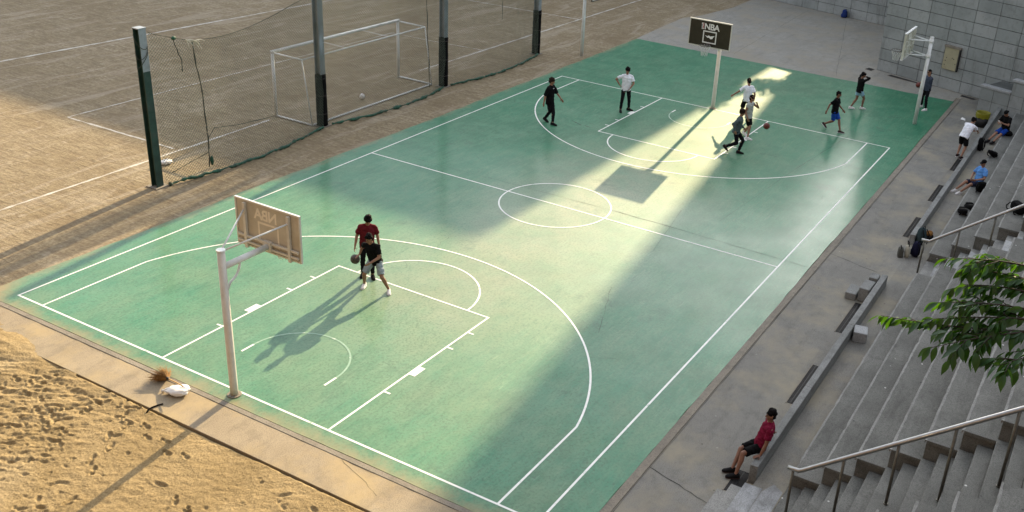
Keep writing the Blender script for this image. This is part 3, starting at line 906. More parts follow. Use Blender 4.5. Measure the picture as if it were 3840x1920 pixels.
# ------------------------------------------------------------------ handrails
def rail(x, pts, posts, label):
    o = empty('handrail', (x, posts[0][0], posts[0][1]), 0, label, 'handrail')
    ox, oy, oz = x, posts[0][0], posts[0][1]
    T = lambda y, z: (0, y - oy, z - oz)
    MB().tube([T(*p) for p in pts], 0.042, 12).build('top_rail', M['steel'], o, True)
    for (y, zb, zt) in posts:
        p = MB().tube([T(y, zb), T(y, zt)], 0.028, 10).build('post', M['steel_dark'], o, True)
        b = MB().tube([T(y, zb), T(y, zb + 0.02)], 0.045, 10).build('base_plate', M['steel_dark'], p)
    return o
sl = (4.14 - 1.55) / (14.84 - 11.61)
r1 = lambda y: 1.55 + (-11.61 - y) * sl
rail(-11.0, [(-11.40, 1.55), (-11.60, 1.55), (-11.66, r1(-11.66)), (-17.5, r1(-17.5))],
     [(y, 0.218 * max(0, int((-y - 11.182) / 0.282)), r1(y) - 0.01 if y < -11.6 else 1.54) for y in (-11.50, -12.34, -13.17, -13.98, -14.80, -15.62, -16.44)], 'long steel handrail of the near stair aisle, in front of the camera')
sl2 = (2.93 - 1.26) / (13.44 - 11.28)
r2 = lambda y: 1.26 + (-11.28 - y) * sl2
rail(1.72, [(-11.05, 1.25), (-11.27, 1.25), (-11.33, r2(-11.33)), (-17.5, r2(-17.5))],
     [(y, 0.218 * max(0, int((-y - 11.182) / 0.282)) if y < -11.3 else 0.10, r2(y) - 0.01 if y < -11.3 else 1.24) for y in (-11.13, -12.0, -12.83, -13.66, -14.49, -15.32)], 'steel handrail of the far stair aisle behind the bags')

# ------------------------------------------------------------------ stone walls
def block_mesh(L, H, D, seed):
    b = bmesh.new()
    bmesh.ops.create_cube(b, size=1)
    rr = random.Random(seed)
    for v in b.verts:
        v.co.x = v.co.x * L + rr.uniform(-0.004, 0.004); v.co.y = v.co.y * D + (rr.uniform(-0.006, 0.006) if v.co.y < 0 else 0); v.co.z = v.co.z * H + rr.uniform(-0.004, 0.004)
    bmesh.ops.bevel(b, geom=b.edges[:], offset=0.012, segments=1, affect='EDGES')
    me = bpy.data.meshes.new('block')
    b.to_mesh(me); b.free()
    me.materials.append(M['block'])
    return me
BL, BH = 1.16, 0.562
block_vars = [block_mesh(BL - 0.016, BH - 0.028, 0.24, s) for s in range(8)]
half_vars = [block_mesh(BL / 2 - 0.028, BH - 0.028, 0.24, 20 + s) for s in range(3)]
def block_wall(name, origin, direction, length, rows, label, depth=0.5, skip=None, z0=0.0, first=None):
    """wall running from origin along direction; the faces look to the camera side"""
    d = Vector(direction).normalized()
    rz = math.atan2(d.y, d.x)
    o = empty(name, (origin[0], origin[1], z0), rz, label, 'wall')
    s = -1 if Vector((-d.y, d.x)).dot(Vector((1, 0))) > 0 else 1     # local y sign of the visible side
    n = int(length / BL)
    m = MB()
    m.box(-0.0, n * BL, -s * 0.02, -s * depth, -0.2, rows * BH - 0.02) if s < 0 else m.box(0, n * BL, -depth, -0.02, -0.2, rows * BH - 0.02)
    m.build('mortar_core', M['mortar'], o)
    rr = random.Random(len(label))
    for j in range(rows):
        for i in range(n):
            if skip and skip(i, j):
                continue
            inst('block', rr.choice(block_vars), o, ((i + 0.5) * BL, s * (-0.12 + rr.uniform(0.0, 0.008)), (j + 0.5) * BH), (0, 0, 0 if s < 0 else math.pi))
    return o
tall = block_wall('stone_wall', WA, WD, 13.4, 13, 'tall grey stone block wall with the plaque, behind the side hoop', 0.35)
# return of the tall wall towards the far wall
ret = block_wall('stone_wall', (36.4, -3.3), (WA.x - 36.4 + 0.35, WA.y + 3.3), 10.6, 13, 'left end return of the tall stone block wall', 0.5)
far_wall = block_wall('stone_wall', (39.6, 11.0), (-2.1, -8.0), 15.2, 11, 'far grey stone block wall with the blue bag at its foot', 0.6)

# stepped parapet at the end of the bleachers
SA = Vector((21.3, -9.45))
rz = math.atan2(WD.y, WD.x)
par = empty('stepped_wall', (SA.x, SA.y, 0), rz, 'stepped grey stone wall with pale cap stones behind the waste bin', 'wall')
sgn = -1 if Vector((-WD.y, WD.x)).dot(Vector((1, 0))) > 0 else 1
tops = [(0.0, 1.40, 1.17), (1.40, 2.72, 1.76), (2.72, 4.05, 2.34), (4.05, 5.4, 2.95)]
for (a, b, t) in tops:
    m = MB()
    m.box(a, b - 0.003, min(-0.0, -sgn * 1.9), max(-0.0, -sgn * 1.9), -0.2, t - 0.07)
    m.build('wall_core', M['mortar'], par)
    MB().box(a - 0.05, b - 0.004, min(sgn * 0.06, -sgn * 0.32), max(sgn * 0.06, -sgn * 0.32), t - 0.068, t + 0.03).build('cap_stone', M['cap'], par, bevel=0.01)
    nrow = int(math.ceil((t - 0.07) / 0.55))
    for j in range(nrow):
        z0 = j * 0.55; z1 = min(t - 0.075, z0 + 0.54)
        off = 0.0
        for (u0, u1) in ((a + 0.01, a + 0.62), (a + 0.635, b - 0.015)):
            MB().box(u0, u1, min(0, sgn * 0.02), max(0, sgn * 0.02), z0, z1).build('block', M['block'], par, bevel=0.008)

# plaque on the tall wall
pl = empty('wall_plaque', (*(WA + WD * 3.92 + WN * 0.03), 1.5), rz, 'beige weathered notice board under a small dark hood on the tall wall', 'notice board')
s_ = sgn
MB().box(-0.37, 0.37, min(0, s_ * 0.09), max(0, s_ * 0.09), -0.52, 0.52).build('panel', M['plaque'], pl, bevel=0.006)
MB().box(-0.41, 0.43, min(0, s_ * 0.14), max(0, s_ * 0.14), 0.522, 0.62).build('hood', M['kerb'], pl)
MB().box(0.372, 0.43, min(0, s_ * 0.12), max(0, s_ * 0.12), -0.53, 0.52).build('side_rail', M['dark_iron'], pl)
for (px, pz) in ((-0.22, 0.02), (-0.25, -0.12), (-0.26, -0.32), (0.08, 0.05), (0.16, 0.02), (0.28, -0.2)):
    MB().sphere((px, s_ * 0.09, pz), 0.022, 8, 5).build('bolt', M['dark_iron'], pl)

# ------------------------------------------------------------------ buildings that shade the ground
def building(name, x0, x1, y0, y1, hgt, label, floors, bay, side=-1, mat='facade'):
    o = empty(name, ((x0 + x1) / 2, (y0 + y1) / 2, 0), 0, label, 'building')
    a, b = (x1 - x0) / 2, (y1 - y0) / 2
    MB().box(-a, a, -b, b, -0.3, hgt).build('wall', M[mat], o)
    MB().box(-a + 0.3, a - 0.3, -b + 0.3, b - 0.3, hgt + 0.003, hgt + 0.3).build('roof', M['kerb'], o)
    fh = hgt / floors
    nb = int((y1 - y0) / bay)
    w = MB().box(-0.05, 0.06, -bay * 0.34, bay * 0.34, 0, fh * 0.52)
    me = w.mesh('window', M['glass'])
    cnt = 0
    for f in range(floors):
        for k in range(nb):
            if cnt >= 240: break
            inst('window', me, o, (side * (a + 0.02), -b + (k + 0.5) * bay, f * fh + fh * 0.28)); cnt += 1
    return o
kx = math.cos(SUN_AZ) / math.tan(SUN_EL); ky = math.sin(SUN_AZ) / math.tan(SUN_EL)
H1 = 22.5
building('school_building', -3.5 + H1 * kx, -3.5 + H1 * kx + 34, 0.45 + H1 * ky, 95, H1, 'long school building beyond the pitch whose roof shades the field', 7, 4.2)
XR = 76.0
building('tower_building', XR, XR + 30, -95, -0.92 + math.tan(SUN_AZ) * (XR - 18.84), 44.0, 'tall apartment building beyond the walls that shades the bleachers', 13, 5.2)

building('rear_sky_blocker', -46, -29.0, -70, 50, 26.0, 'unseen long block behind the sand pit, added to cut the sky light', 7, 4.0, 1, 'facade')  # unseen mass behind the camera, added to darken faces turned towards it
# ------------------------------------------------------------------ basketball hoops
def text_mesh(txt, size, mat, ext=0.002):
    c = bpy.data.curves.new('lettering', 'FONT')
    c.body = txt; c.size = size; c.extrude = ext; c.offset = size * 0.022; c.align_x = 'CENTER'; c.space_character = 0.92
    t = bpy.data.objects.new('lettering', c)
    COL.objects.link(t)
    bpy.context.view_layer.update()
    me = bpy.data.meshes.new_from_object(t.evaluated_get(bpy.context.evaluated_depsgraph_get()))
    bpy.data.objects.remove(t); bpy.data.curves.remove(c)
    me.name = 'lettering'
    me.materials.clear(); me.materials.append(mat)
    return me
def rim_and_net(parent, x, z, rmat='rim'):
    m = MB()
    r = 0.228
    m.tube([(x + r * math.cos(t), r * math.sin(t), z) for t in np.linspace(0, 2 * math.pi, 33)], 0.011, 6, False)
    m.box(x - r - 0.16, x - r + 0.01, -0.06, 0.06, z - 0.05, z + 0.006)
    m.tube([(x - r - 0.1, -0.05, z - 0.04), (x - 0.02, -0.2, z - 0.005)], 0.007, 5)
    m.tube([(x - r - 0.1, 0.05, z - 0.04), (x - 0.02, 0.2, z - 0.005)], 0.007, 5)
    rim = m.build('rim', M[rmat], parent, True)
    n = MB()
    K = 12
    lev = [(0.0, 0.228), (0.1, 0.205), (0.2, 0.165), (0.3, 0.135), (0.42, 0.125)]
    for i in range(len(lev) - 1):
        for k in range(K):
            for s in (-1, 1):
                a0 = (k + 0.5 * (i % 2)) * 2 * math.pi / K; a1 = a0 + s * math.pi / K
                p0 = (x + lev[i][1] * math.cos(a0), lev[i][1] * math.sin(a0), z - lev[i][0]); p1 = (x + lev[i + 1][1] * math.cos(a1), lev[i + 1][1] * math.sin(a1), z - lev[i + 1][0])
                n.tube([p0, p1], 0.0055, 3, False)
    n.build('hoop_net', M['white_cord'], rim)
    return rim
def main_hoop(x, face, label, back_ghost, y=0.05):
    """local +x is the playing side"""
    o = empty('basketball_hoop', (x, y, 0.01), 0 if face > 0 else math.pi, label, 'basketball hoop')
    bx = 1.30                                   # board face from the pole
    MB().tube([(0, 0, 0), (0, 0, 0.25), (0, 0, 3.42)], [0.088, 0.085, 0.080], 20).build('pole', M['pole'], o, True)
    MB().tube([(0, 0, 0.0), (0, 0, 0.02)], 0.15, 20).build('base_plate', M['kerb'], o)
    MB().tube([(0, 0, 3.42), (0, 0, 3.45)], 0.092, 20).build('pole_cap', M['white_metal'], o)
    MB().tube([(0.07, 0, 3.05), (bx - 0.10, 0, 3.05)], 0.068, 16).build('arm', M['white_metal'], o, True)
    MB().tube([(0.085, 0, 2.52)] + [(0.085 + 0.37 * math.sin(t), 0, 2.52 + 0.12 + 0.38 * (1 - math.cos(t))) for t in np.linspace(0.25, math.pi / 2, 8)] + [(0.46, 0, 3.0)], 0.026, 8).build('curved_brace', M['white_metal'], o, True)
    for s in (-1, 1):
        MB().tube([(0.05, 0.03 * s, 3.42), (bx - 0.08, 0.62 * s, 3.74)], 0.02, 8).build('stay', M['white_metal'], o, True)
        MB().box(bx - 0.085, bx - 0.025, 0.62 * s - 0.035, 0.62 * s + 0.035, 2.86, 3.90).build('back_channel', M['pole'], o)
    m = MB()
    for z in (2.99, 3.13):
        m.box(bx - 0.075, bx - 0.026, -0.86, 0.86, z - 0.022, z + 0.022)
    m.build('cross_rail', M['pole'], o)
    MB().box(bx - 0.10, bx - 0.024, -0.11, 0.11, 2.95, 3.17).build('mount_plate', M['pole'], o)
    MB().box(bx - 0.006, bx, -0.88, 0.88, 2.92, 3.93).build('panel', M['board'], o)
    MB().box(bx - 0.013, bx - 0.0065, -0.88, 0.88, 2.92, 3.93).build('rear_glow_sheet', M['board_back'], o)  # added opaque layer, its tan stands for sunlight coming through the panel
    f = MB()
    f.box(bx - 0.035, bx + 0.012, -0.915, 0.915, 3.931, 3.965); f.box(bx - 0.035, bx + 0.012, -0.915, 0.915, 2.885, 2.919)
    f.box(bx - 0.035, bx + 0.012, -0.915, -0.881, 2.919, 3.931); f.box(bx - 0.035, bx + 0.012, 0.881, 0.915, 2.919, 3.931)
    f.build('board_frame', M['pole'], o)
    MB().box(bx - 0.036, bx + 0.013, -0.916, 0.916, 3.9655, 3.972).build('top_edge', M['white_metal'], o)
    def sq(mat, xx, name):
        s = MB(); t = 0.045
        for (y0, y1, z0, z1) in ((-0.295, 0.295, 3.50, 3.50 + t), (-0.295, 0.295, 3.05, 3.05 + t), (-0.295, -0.295 + t, 3.05 + t, 3.50), (0.295 - t, 0.295, 3.05 + t, 3.50)):
            s.box(xx - 0.002, xx + 0.002, y0, y1, z0, z1)
        return s.build(name, M[mat], o)
    me = text_mesh('NBA', 0.34, M['board_print'])
    # text lies in local xy; stand it up facing +x
    t = inst('lettering', me, o, (bx + 0.004, 0.06, 3.60), (math.pi / 2, 0, math.pi / 2))
    sq('board_print', bx + 0.003, 'target_square')
    lg = MB().box(bx + 0.001, bx + 0.004, -0.385, -0.285, 3.59, 3.84).build('emblem', M['board_print'], o)
    MB().add([(bx + 0.006, -0.30, 3.60), (bx + 0.006, -0.29, 3.60), (bx + 0.006, -0.29, 3.83), (bx + 0.006, -0.335, 3.83), (bx + 0.006, -0.315, 3.74), (bx + 0.006, -0.34, 3.68)], [(0, 1, 2, 3, 4, 5)]).build('emblem_stripe', M['board_red'], lg)
    MB().add([(bx + 0.006, -0.375, 3.60), (bx + 0.006, -0.345, 3.60), (bx + 0.006, -0.36, 3.70), (bx + 0.006, -0.345, 3.76), (bx + 0.006, -0.375, 3.80)], [(0, 1, 2, 3, 4)]).build('emblem_field', M['b_navy'], lg)
    # torn sticker inside the square
    st = [(-0.21, 3.36), (-0.10, 3.33), (-0.05, 3.37), (0.04, 3.34), (0.10, 3.36), (0.22, 3.38), (0.15, 3.31), (0.13, 3.25), (0.05, 3.23), (-0.02, 3.28), (-0.09, 3.27), (-0.13, 3.30)]
    MB().add([(bx + 0.003, a, b) for a, b in st], [tuple(range(len(st)))]).build('torn_sticker', M['sack'], o)
    # the print showing through on the rear of the panel
    g = inst('lettering', text_mesh('NBA', 0.34, M['board_ghost']), o, (bx - 0.0155, 0.06, 3.60), (math.pi / 2, 0, math.pi / 2))
    sq('board_ghost', bx - 0.0155, 'target_square')
    rim_and_net(o, bx + 0.15 + 0.228, 3.04)
    return o
main_hoop(-13.29, 1, 'near basketball hoop on a single cream pole, board seen from behind', True)
main_hoop(13.24, -1, 'far basketball hoop with a dark board lettered in white, on the far baseline', False, 0.1)

def side_hoop(loc, rz, label, rim=True):
    o = empty('basketball_hoop', loc, rz, label, 'basketball hoop')
    bx = 0.90
    MB().tube([(0, 0, -0.16), (0, 0, 3.72)], [0.085, 0.075], 16).build('pole', M['white_metal'], o, True)
    MB().tube([(0, 0, 3.72), (0, 0, 3.74)], 0.085, 16).build('pole_cap', M['white_metal'], o)
    for z in (3.56, 2.94):
        MB().tube([(-0.085, 0, z), (0.085, 0, z)], 0.10, 10).build('collar', M['white_metal'], o)
        for s in (-1, 1):
            MB().tube([(0.05, 0.02 * s, z), (bx - 0.05, 0.46 * s, z + 0.02)], 0.026, 8).build('arm', M['white_metal'], o, True)
    MB().box(bx - 0.006, bx + 0.02, -0.9, 0.9, 2.8, 3.85).build('panel', M['cream_board'], o)
    f = MB()
    for y in (-0.87, -0.45, 0.45, 0.87):
        f.box(bx - 0.06, bx - 0.007, y - 0.03, y + 0.03, 2.8, 3.85)
    for z in (2.83, 3.18, 3.5, 3.82):
        f.box(bx - 0.05, bx - 0.008, -0.84, 0.84, z - 0.02, z + 0.02)
    f.build('rear_frame', M['cream_board' if rim else 'dark_iron'], o)
    for (z0_, z1_) in ((3.852, 3.885), (2.765, 2.798)):
        MB().box(bx - 0.065, bx + 0.03, -0.93, 0.93, z0_, z1_).build('board_edge', M['white_metal' if rim else 'dark_iron'], o)
    if rim:
        rim_and_net(o, bx + 0.17 + 0.228, 2.95)
    return o
side_hoop((17.15, -7.6, 0.01), math.pi / 2, 'white side hoop leaning before the tall stone wall')
side_hoop((17.08, 8.74, 0.14), -math.pi / 2, 'white hoop pole at the top edge, left of the far hoop', False)

# ------------------------------------------------------------------ ball-stop net
def hbeam(m, w, d, z0, z1, t=0.022):
    m.box(-w / 2, w / 2, -d / 2, -d / 2 + t, z0, z1); m.box(-w / 2, w / 2, d / 2 - t, d / 2, z0, z1); m.box(-t / 2, t / 2, -d / 2 + t + 0.001, d / 2 - t - 0.001, z0, z1)
    return m
NP = [(-6.42, 10.66), (1.17, 10.87), (8.32, 10.62), (15.80, 10.60)]
NH = [4.98, 8.5, 8.5, 8.5]
plabels = ['dark green steel post at the left end of the net', 'grey steel net post with black padding, in front of the goal', 'grey steel net post with black padding, right of the goal', 'rightmost grey steel net post with black padding']
for i, ((x, y), hh) in enumerate(zip(NP, NH)):
    o = empty('net_post', (x, y, ZD), 0, plabels[i], 'post', 'posts of the ball-stop net')
    hbeam(MB(), 0.26 if i else 0.25, 0.26 if i else 0.25, -0.1, hh).build('beam', M['green_metal' if i == 0 else 'grey_metal'], o)
    MB().box(-0.24, 0.24, -0.24, 0.24, -0.02, 0.03).build('base_plate', M['kerb'], o)
    if i:
        m = MB(); hz = 1.95 if i == 1 else 2.1
        n = 14
        m.tube([(0, 0, 0.04 + hz * k / n) for k in range(n + 1)], [0.195 + 0.014 * random.random() for k in range(n + 1)], 14)
        m.build('padding', M['black_pad'], o, True)
        m = MB()
        for z in (0.5, 1.2, hz - 0.1):
            m.tube([(0.207 * math.cos(t), 0.207 * math.sin(t), z) for t in np.linspace(0, 2 * math.pi, 17)], 0.008, 4, False)
        m.build('strap', M['rim'], o)
    else:
        MB().box(-0.14, 0.14, -0.14, 0.14, hh, hh + 0.03).build('top_plate', M['grey_metal'], o)
        MB().box(-0.126, 0.126, -0.1275, -0.1255, 3.7, hh).build('bare_steel', M['grey_metal'], o)
        m = MB()
        for k in range(3):
            m.tube([(0.16 * math.cos(t) * 1.1, 0.16 * math.sin(t) * 1.1, hh - 0.35 - 0.3 * k + 0.25 * math.sin(t + k)) for t in np.linspace(0, 6.28, 17)], 0.01, 4, False)
        m.build('tied_rope', M['net_dark'], o)

def net_y(x):
    """plan of the net: tied at the posts, bellying to the court between them"""
    for (x0, y0), (x1, y1) in zip(NP[:-1], NP[1:]):
        if x <= x1 or x1 == NP[-1][0]:
            t = min(1, max(0, (x - x0) / (x1 - x0)))
            return y0 + (y1 - y0) * t, t
    return NP[-1][1], 1
def net_top(x):
    if x < 1.17:
        t = (x + 6.3) / 7.47
        if x < -4.7:
            u = (x + 6.3) / 1.6
            return 4.88 - 0.55 * u ** 0.8
        u = (x + 4.7) / 5.87
        return 4.33 - 0.12 * math.sin(min(1, u * 1.4) * math.pi) + 0.72 * u ** 1.8
    return 5.3 + 1.4 * abs(math.sin((x - 1.17) / 7.3 * math.pi + math.pi / 2)) ** 2
def net_pt(x, v):
    y, t = net_y(x)
    b = math.sin(t * math.pi)
    zt = net_top(x)
    z = 0.03 + (zt - 0.03) * v
    belly = b * (0.38 * (1 - v) ** 1.6 + 0.10)
    wob = 0.05 * mnoise.noise(Vector((x * 0.9, z * 0.5, 1.3))) + 0.025 * mnoise.noise(Vector((x * 3.1, z * 1.4, 7.0)))
    return Vector((x + 0.05 * mnoise.noise(Vector((x * 0.7, z * 0.9, 4.0))), y - 0.16 - belly + wob, z))
net = empty('ball_stop_net', (0, 0, 0), 0, 'sagging olive ball-stop net hung between the steel posts', 'net')
def netting():
    c = 0.054
    x0, x1 = NP[0][0] + 0.16, NP[3][0] - 0.1
    V = []; F = []
    zmax = 6.7
    grid = {}
    nx = int((x1 - x0) / c); 
    # lattice of diagonals: nodes at (i*c, j*c) with i+j even
    def nod(i, j):
        return net_pt(x0 + i * c, None)
    # precompute columns on a uv grid in metres
    nz = int(zmax / c)
    P = np.zeros((nx + 1, nz + 1, 3)); ok = np.zeros((nx + 1, nz + 1), bool)
    for i in range(nx + 1):
        x = x0 + i * c
        zt = net_top(x)
        for j in range(nz + 1):
            z = j * c
            if z <= zt:
                P[i, j] = net_pt(x, z / zt); ok[i, j] = True
    r = 0.0054
    lines = []
    for i in range(nx):
        for j in range(nz + 1):
            if (i + j) % 2 == 0:
                if j < nz and ok[i, j] and ok[i + 1, j + 1]: lines.append((P[i, j], P[i + 1, j + 1]))
                if j > 0 and ok[i, j] and ok[i + 1, j - 1]: lines.append((P[i, j], P[i + 1, j - 1]))
    A = np.array([l[0] for l in lines]); Bv = np.array([l[1] for l in lines])
    D = Bv - A; D /= np.linalg.norm(D, axis=1)[:, None]
    U = np.cross(D, np.array([0, 1.0, 0])); U /= np.linalg.norm(U, axis=1)[:, None]
    W = np.cross(D, U)
    vs = []
    for k in range(3):
        t = 2 * math.pi * k / 3
        vs.append(A + r * (U * math.cos(t) + W * math.sin(t)))
    for k in range(3):
        t = 2 * math.pi * k / 3
        vs.append(Bv + r * (U * math.cos(t) + W * math.sin(t)))
    V = np.stack(vs, 1).reshape(-1, 3)
    n = len(A)
    base = (np.arange(n) * 6)[:, None]
    F = np.concatenate([base + np.array([k, (k + 1) % 3, 3 + (k + 1) % 3, 3 + k])[None] for k in range(3)], 1).reshape(-1, 4)
    me = bpy.data.meshes.new('netting')
    me.vertices.add(len(V)); me.vertices.foreach_set('co', V.ravel())
    me.loops.add(F.size); me.loops.foreach_set('vertex_index', F.ravel())
    me.polygons.add(len(F)); me.polygons.foreach_set('loop_start', np.arange(0, F.size, 4))
    me.update(calc_edges=True)
    me.materials.append(M['net'])
    o = bpy.data.objects.new('netting', me); COL.objects.link(o); o.parent = net
    o['kind'] = 'stuff'
netting()
# rolled green tarp along the foot, edge cords and a mended seam
for a, b in zip(NP[:-1], NP[1:]):
    xs = np.linspace(a[0] + 0.25, b[0] - 0.2, 110)
    pts = []; rad = []
    for i, x in enumerate(xs):
        p = net_pt(x, 0.0)
        pts.append((p.x, p.y - 0.03 + 0.03 * mnoise.noise(Vector((x * 2, 0, 0))), 0.05 + 0.05 * mnoise.noise(Vector((x * 1.7, 3, 0))) + 0.03 * mnoise.noise(Vector((x * 6, 3, 0)))))
        rad.append(max(0.012, 0.045 + 0.05 * mnoise.noise(Vector((x * 2.3, 9, 0))) + 0.035 * mnoise.noise(Vector((x * 8.0, 19, 0)))))
    MB().tube(pts, rad, 9).build('rolled_tarp', M['tarp'], net, True)
for a, b in ((-6.26, 1.1), (1.3, 8.2), (8.4, 15.6)):
    MB().tube([net_pt(x, 1.0) for x in np.linspace(a, b, 40)], 0.011, 5).build('edge_cord', M['net_dark'], net)
def seam(pts, r, mat='net_dark'):
    q = []
    for (x0, v0), (x1, v1) in zip(pts[:-1], pts[1:]):
        for k in range(8):
            t = k / 8
            p = net_pt(x0 + (x1 - x0) * t + 0.035 * mnoise.noise(Vector((x0 * 9 + t * 5, v0 * 31, 2))), v0 + (v1 - v0) * t)
            q.append(p + Vector((0, -0.02, 0)))
    MB().tube(q, [r * random.uniform(0.6, 1.5) for _ in q], 6).build('mended_seam', M[mat], net)
seam([(-4.72, 0.99), (-4.6, 0.7), (-4.58, 0.4), (-4.62, 0.26), (-4.72, 0.02)], 0.018)
seam([(-4.62, 0.26), (-4.3, 0.33), (-3.2, 0.30), (-1.5, 0.26)], 0.010)
seam([(-4.7, 0.16), (-5.4, 0.12), (-6.1, 0.07)], 0.010)
seam([(6.95, 0.98), (6.9, 0.7), (6.85, 0.45), (6.9, 0.2), (6.8, 0.03)], 0.014)
seam([(12.2, 0.98), (12.2, 0.7), (12.1, 0.4)], 0.009)
seam([(-5.45, 0.99), (-5.2, 0.86), (-5.2, 0.76)], 0.012)
m = MB()
for k in range(14):
    a = net_pt(-4.95 + 0.03 * k, 1.0); b = a + Vector((0.12 + random.uniform(-.1, .22), -0.05 + random.uniform(-.05, .05), -random.uniform(0.05, 0.30)))
    m.tube([a, (a + b) / 2 + Vector((0, 0, 0.03)), b], [0.016, 0.012, 0.005], 5)
m.build('frayed_rope', M['rope_white'], net)
m = MB(); p = net_pt(-5.42, 1.0); m.sphere(p + Vector((0, -0.03, 0)), (0.09, 0.05, 0.06), 8, 6); m.build('green_knot', M['tarp'], net, True)
m = MB(); p = net_pt(-4.62, 0.10); m.sphere(p + Vector((0, -0.05, -0.02)), (0.06, 0.05, 0.17), 8, 6); m.build('green_knot', M['tarp'], net, True)

# ------------------------------------------------------------------ football goal
goal = empty('football_goal', (4.5, 12.9, ZD), 0, 'white tubular football goal standing behind the net', 'goal')
gx = 3.63
W_ = M['white_metal']
for s in (-1, 1):
    MB().tube([(s * gx, 0, 0), (s * gx, 0, 2.50)], 0.06, 12).build('post', W_, goal, True)
    MB().tube([(s * gx, 0, 2.47), (s * gx, -1.45, 2.46)], 0.03, 8).build('top_side_bar', W_, goal, True)
    MB().tube([(s * gx, -1.45, 2.46), (s * gx, -1.80, 0.04)], 0.024, 8).build('rear_upright', W_, goal, True)
    MB().tube([(s * gx, 0, 0.04), (s * gx, -1.80, 0.04)], 0.035, 8).build('ground_side_bar', W_, goal, True)
MB().tube([(-gx - 0.06, 0, 2.5), (gx + 0.06, 0, 2.5)], 0.06, 12).build('crossbar', W_, goal, True)
MB().tube([(-gx, -1.45, 2.46), (gx, -1.45, 2.46)], 0.028, 8).build('top_rear_bar', W_, goal, True)
MB().tube([(-gx, -1.80, 0.04), (gx, -1.80, 0.04)], 0.035, 8).build('ground_rear_bar', W_, goal, True)
for x in (-1.2, 1.3):
    MB().tube([(x, 0, 2.47), (x, -1.45, 2.45)], 0.012, 6).build('top_tie', W_, goal)

# ------------------------------------------------------------------ balls
def basketball(loc, mat, label, r=0.122):
    o = empty('basketball', loc, 0.4, label, 'ball')
    o.rotation_euler = (0.5, 0.3, 0.4)
    MB().sphere((0, 0, 0), r, 28, 18).build('skin', M[mat], o, True)
    m = MB()
    for ax in range(3):
        pts = []
        for t in np.linspace(0, 2 * math.pi, 41):
            v = [math.cos(t), math.sin(t), 0.0]
            v = v[-ax:] + v[:-ax]
            pts.append(tuple(c * r for c in v))
        m.tube(pts, 0.0035, 4, False)
    m.build('seam', M['b_black'], o)
    return o
basketball((9.47, -3.58, 1.0), 'ball_red', 'red basketball bouncing free right of the runner in grey')
basketball((4.65, 11.95, 0.11), 'sack', 'white football lying inside the goal', 0.11)
bpy.data.objects['basketball.001'].name = 'football'
# ------------------------------------------------------------------ people
def remesh(mb, voxel, name, mat, smooth_it=4, wrinkle=0.0, seed=0):
    me = mb.mesh('tmp')
    ob = bpy.data.objects.new('tmp', me)
    COL.objects.link(ob)
    r = ob.modifiers.new('r', 'REMESH')
    r.mode = 'VOXEL'; r.voxel_size = voxel
    s = ob.modifiers.new('s', 'SMOOTH')
    s.factor = 0.5; s.iterations = smooth_it
    bpy.context.view_layer.update()
    dg = bpy.context.evaluated_depsgraph_get()
    out = bpy.data.meshes.new_from_object(ob.evaluated_get(dg))
    bpy.data.objects.remove(ob); bpy.data.meshes.remove(me)
    out.name = name
    if wrinkle:
        n = len(out.vertices)
        co = np.empty(n * 3); out.vertices.foreach_get('co', co); co = co.reshape(-1, 3)
        no = np.empty(n * 3); out.vertices.foreach_get('normal', no); no = no.reshape(-1, 3)
        d = np.array([mnoise.noise(Vector((c[0] * 9 + seed, c[1] * 9, c[2] * 16))) + 0.5 * mnoise.noise(Vector((c[0] * 22, c[1] * 22 + seed, c[2] * 30))) for c in co])
        co += no * (d * wrinkle)[:, None]
        out.vertices.foreach_set('co', co.ravel())
    out.materials.clear(); out.materials.append(mat)
    out.polygons.foreach_set('use_smooth', [True] * len(out.polygons))
    out.update()
    return out

class Fr:
    """frame with origin and axes f (forward), l (left), u (up)"""
    def __init__(s, o, f, l, u):
        s.o, s.f, s.l, s.u = Vector(o), Vector(f).normalized(), Vector(l).normalized(), Vector(u).normalized()
    def p(s, a, b, c):
        return s.o + s.f * a + s.l * b + s.u * c

def capsule(mb, pts, rad, n=12):
    """tube with rounded ends"""
    pts = [Vector(p) for p in pts]
    a = (pts[0] - pts[1]).normalized(); b = (pts[-1] - pts[-2]).normalized()
    P = [pts[0] + a * rad[0] * 0.92, pts[0] + a * rad[0] * 0.6] + pts + [pts[-1] + b * rad[-1] * 0.6, pts[-1] + b * rad[-1] * 0.92]
    Rr = [rad[0] * 0.38, rad[0] * 0.8] + list(rad) + [rad[-1] * 0.8, rad[-1] * 0.38]
    mb.tube(P, Rr, n)

def loft(mb, secs, n=18, cap=True):
    """secs: (centre, axis_a, axis_b, ra, rb)"""
    o = len(mb.v); m = len(secs)
    for (c, a, b, ra, rb) in secs:
        for k in range(n):
            t = 2 * math.pi * k / n
            mb.v.append(tuple(Vector(c) + Vector(a) * ra * math.cos(t) + Vector(b) * rb * math.sin(t)))
    for i in range(m - 1):
        for k in range(n):
            k2 = (k + 1) % n
            mb.f.append((o + i * n + k, o + i * n + k2, o + (i + 1) * n + k2, o + (i + 1) * n + k))
    mb.f.append(tuple(o + k for k in range(n))[::-1]); mb.f.append(tuple(o + (m - 1) * n + k for k in range(n)))

def ellipsoid(mb, fr, c, r, nu=16, nv=10):
    t = MB().sphere((0, 0, 0), 1, nu, nv)
    mb.add([fr.p(c[0] + v[0] * r[0], c[1] + v[1] * r[1], c[2] + v[2] * r[2]) for v in t.v], t.f)

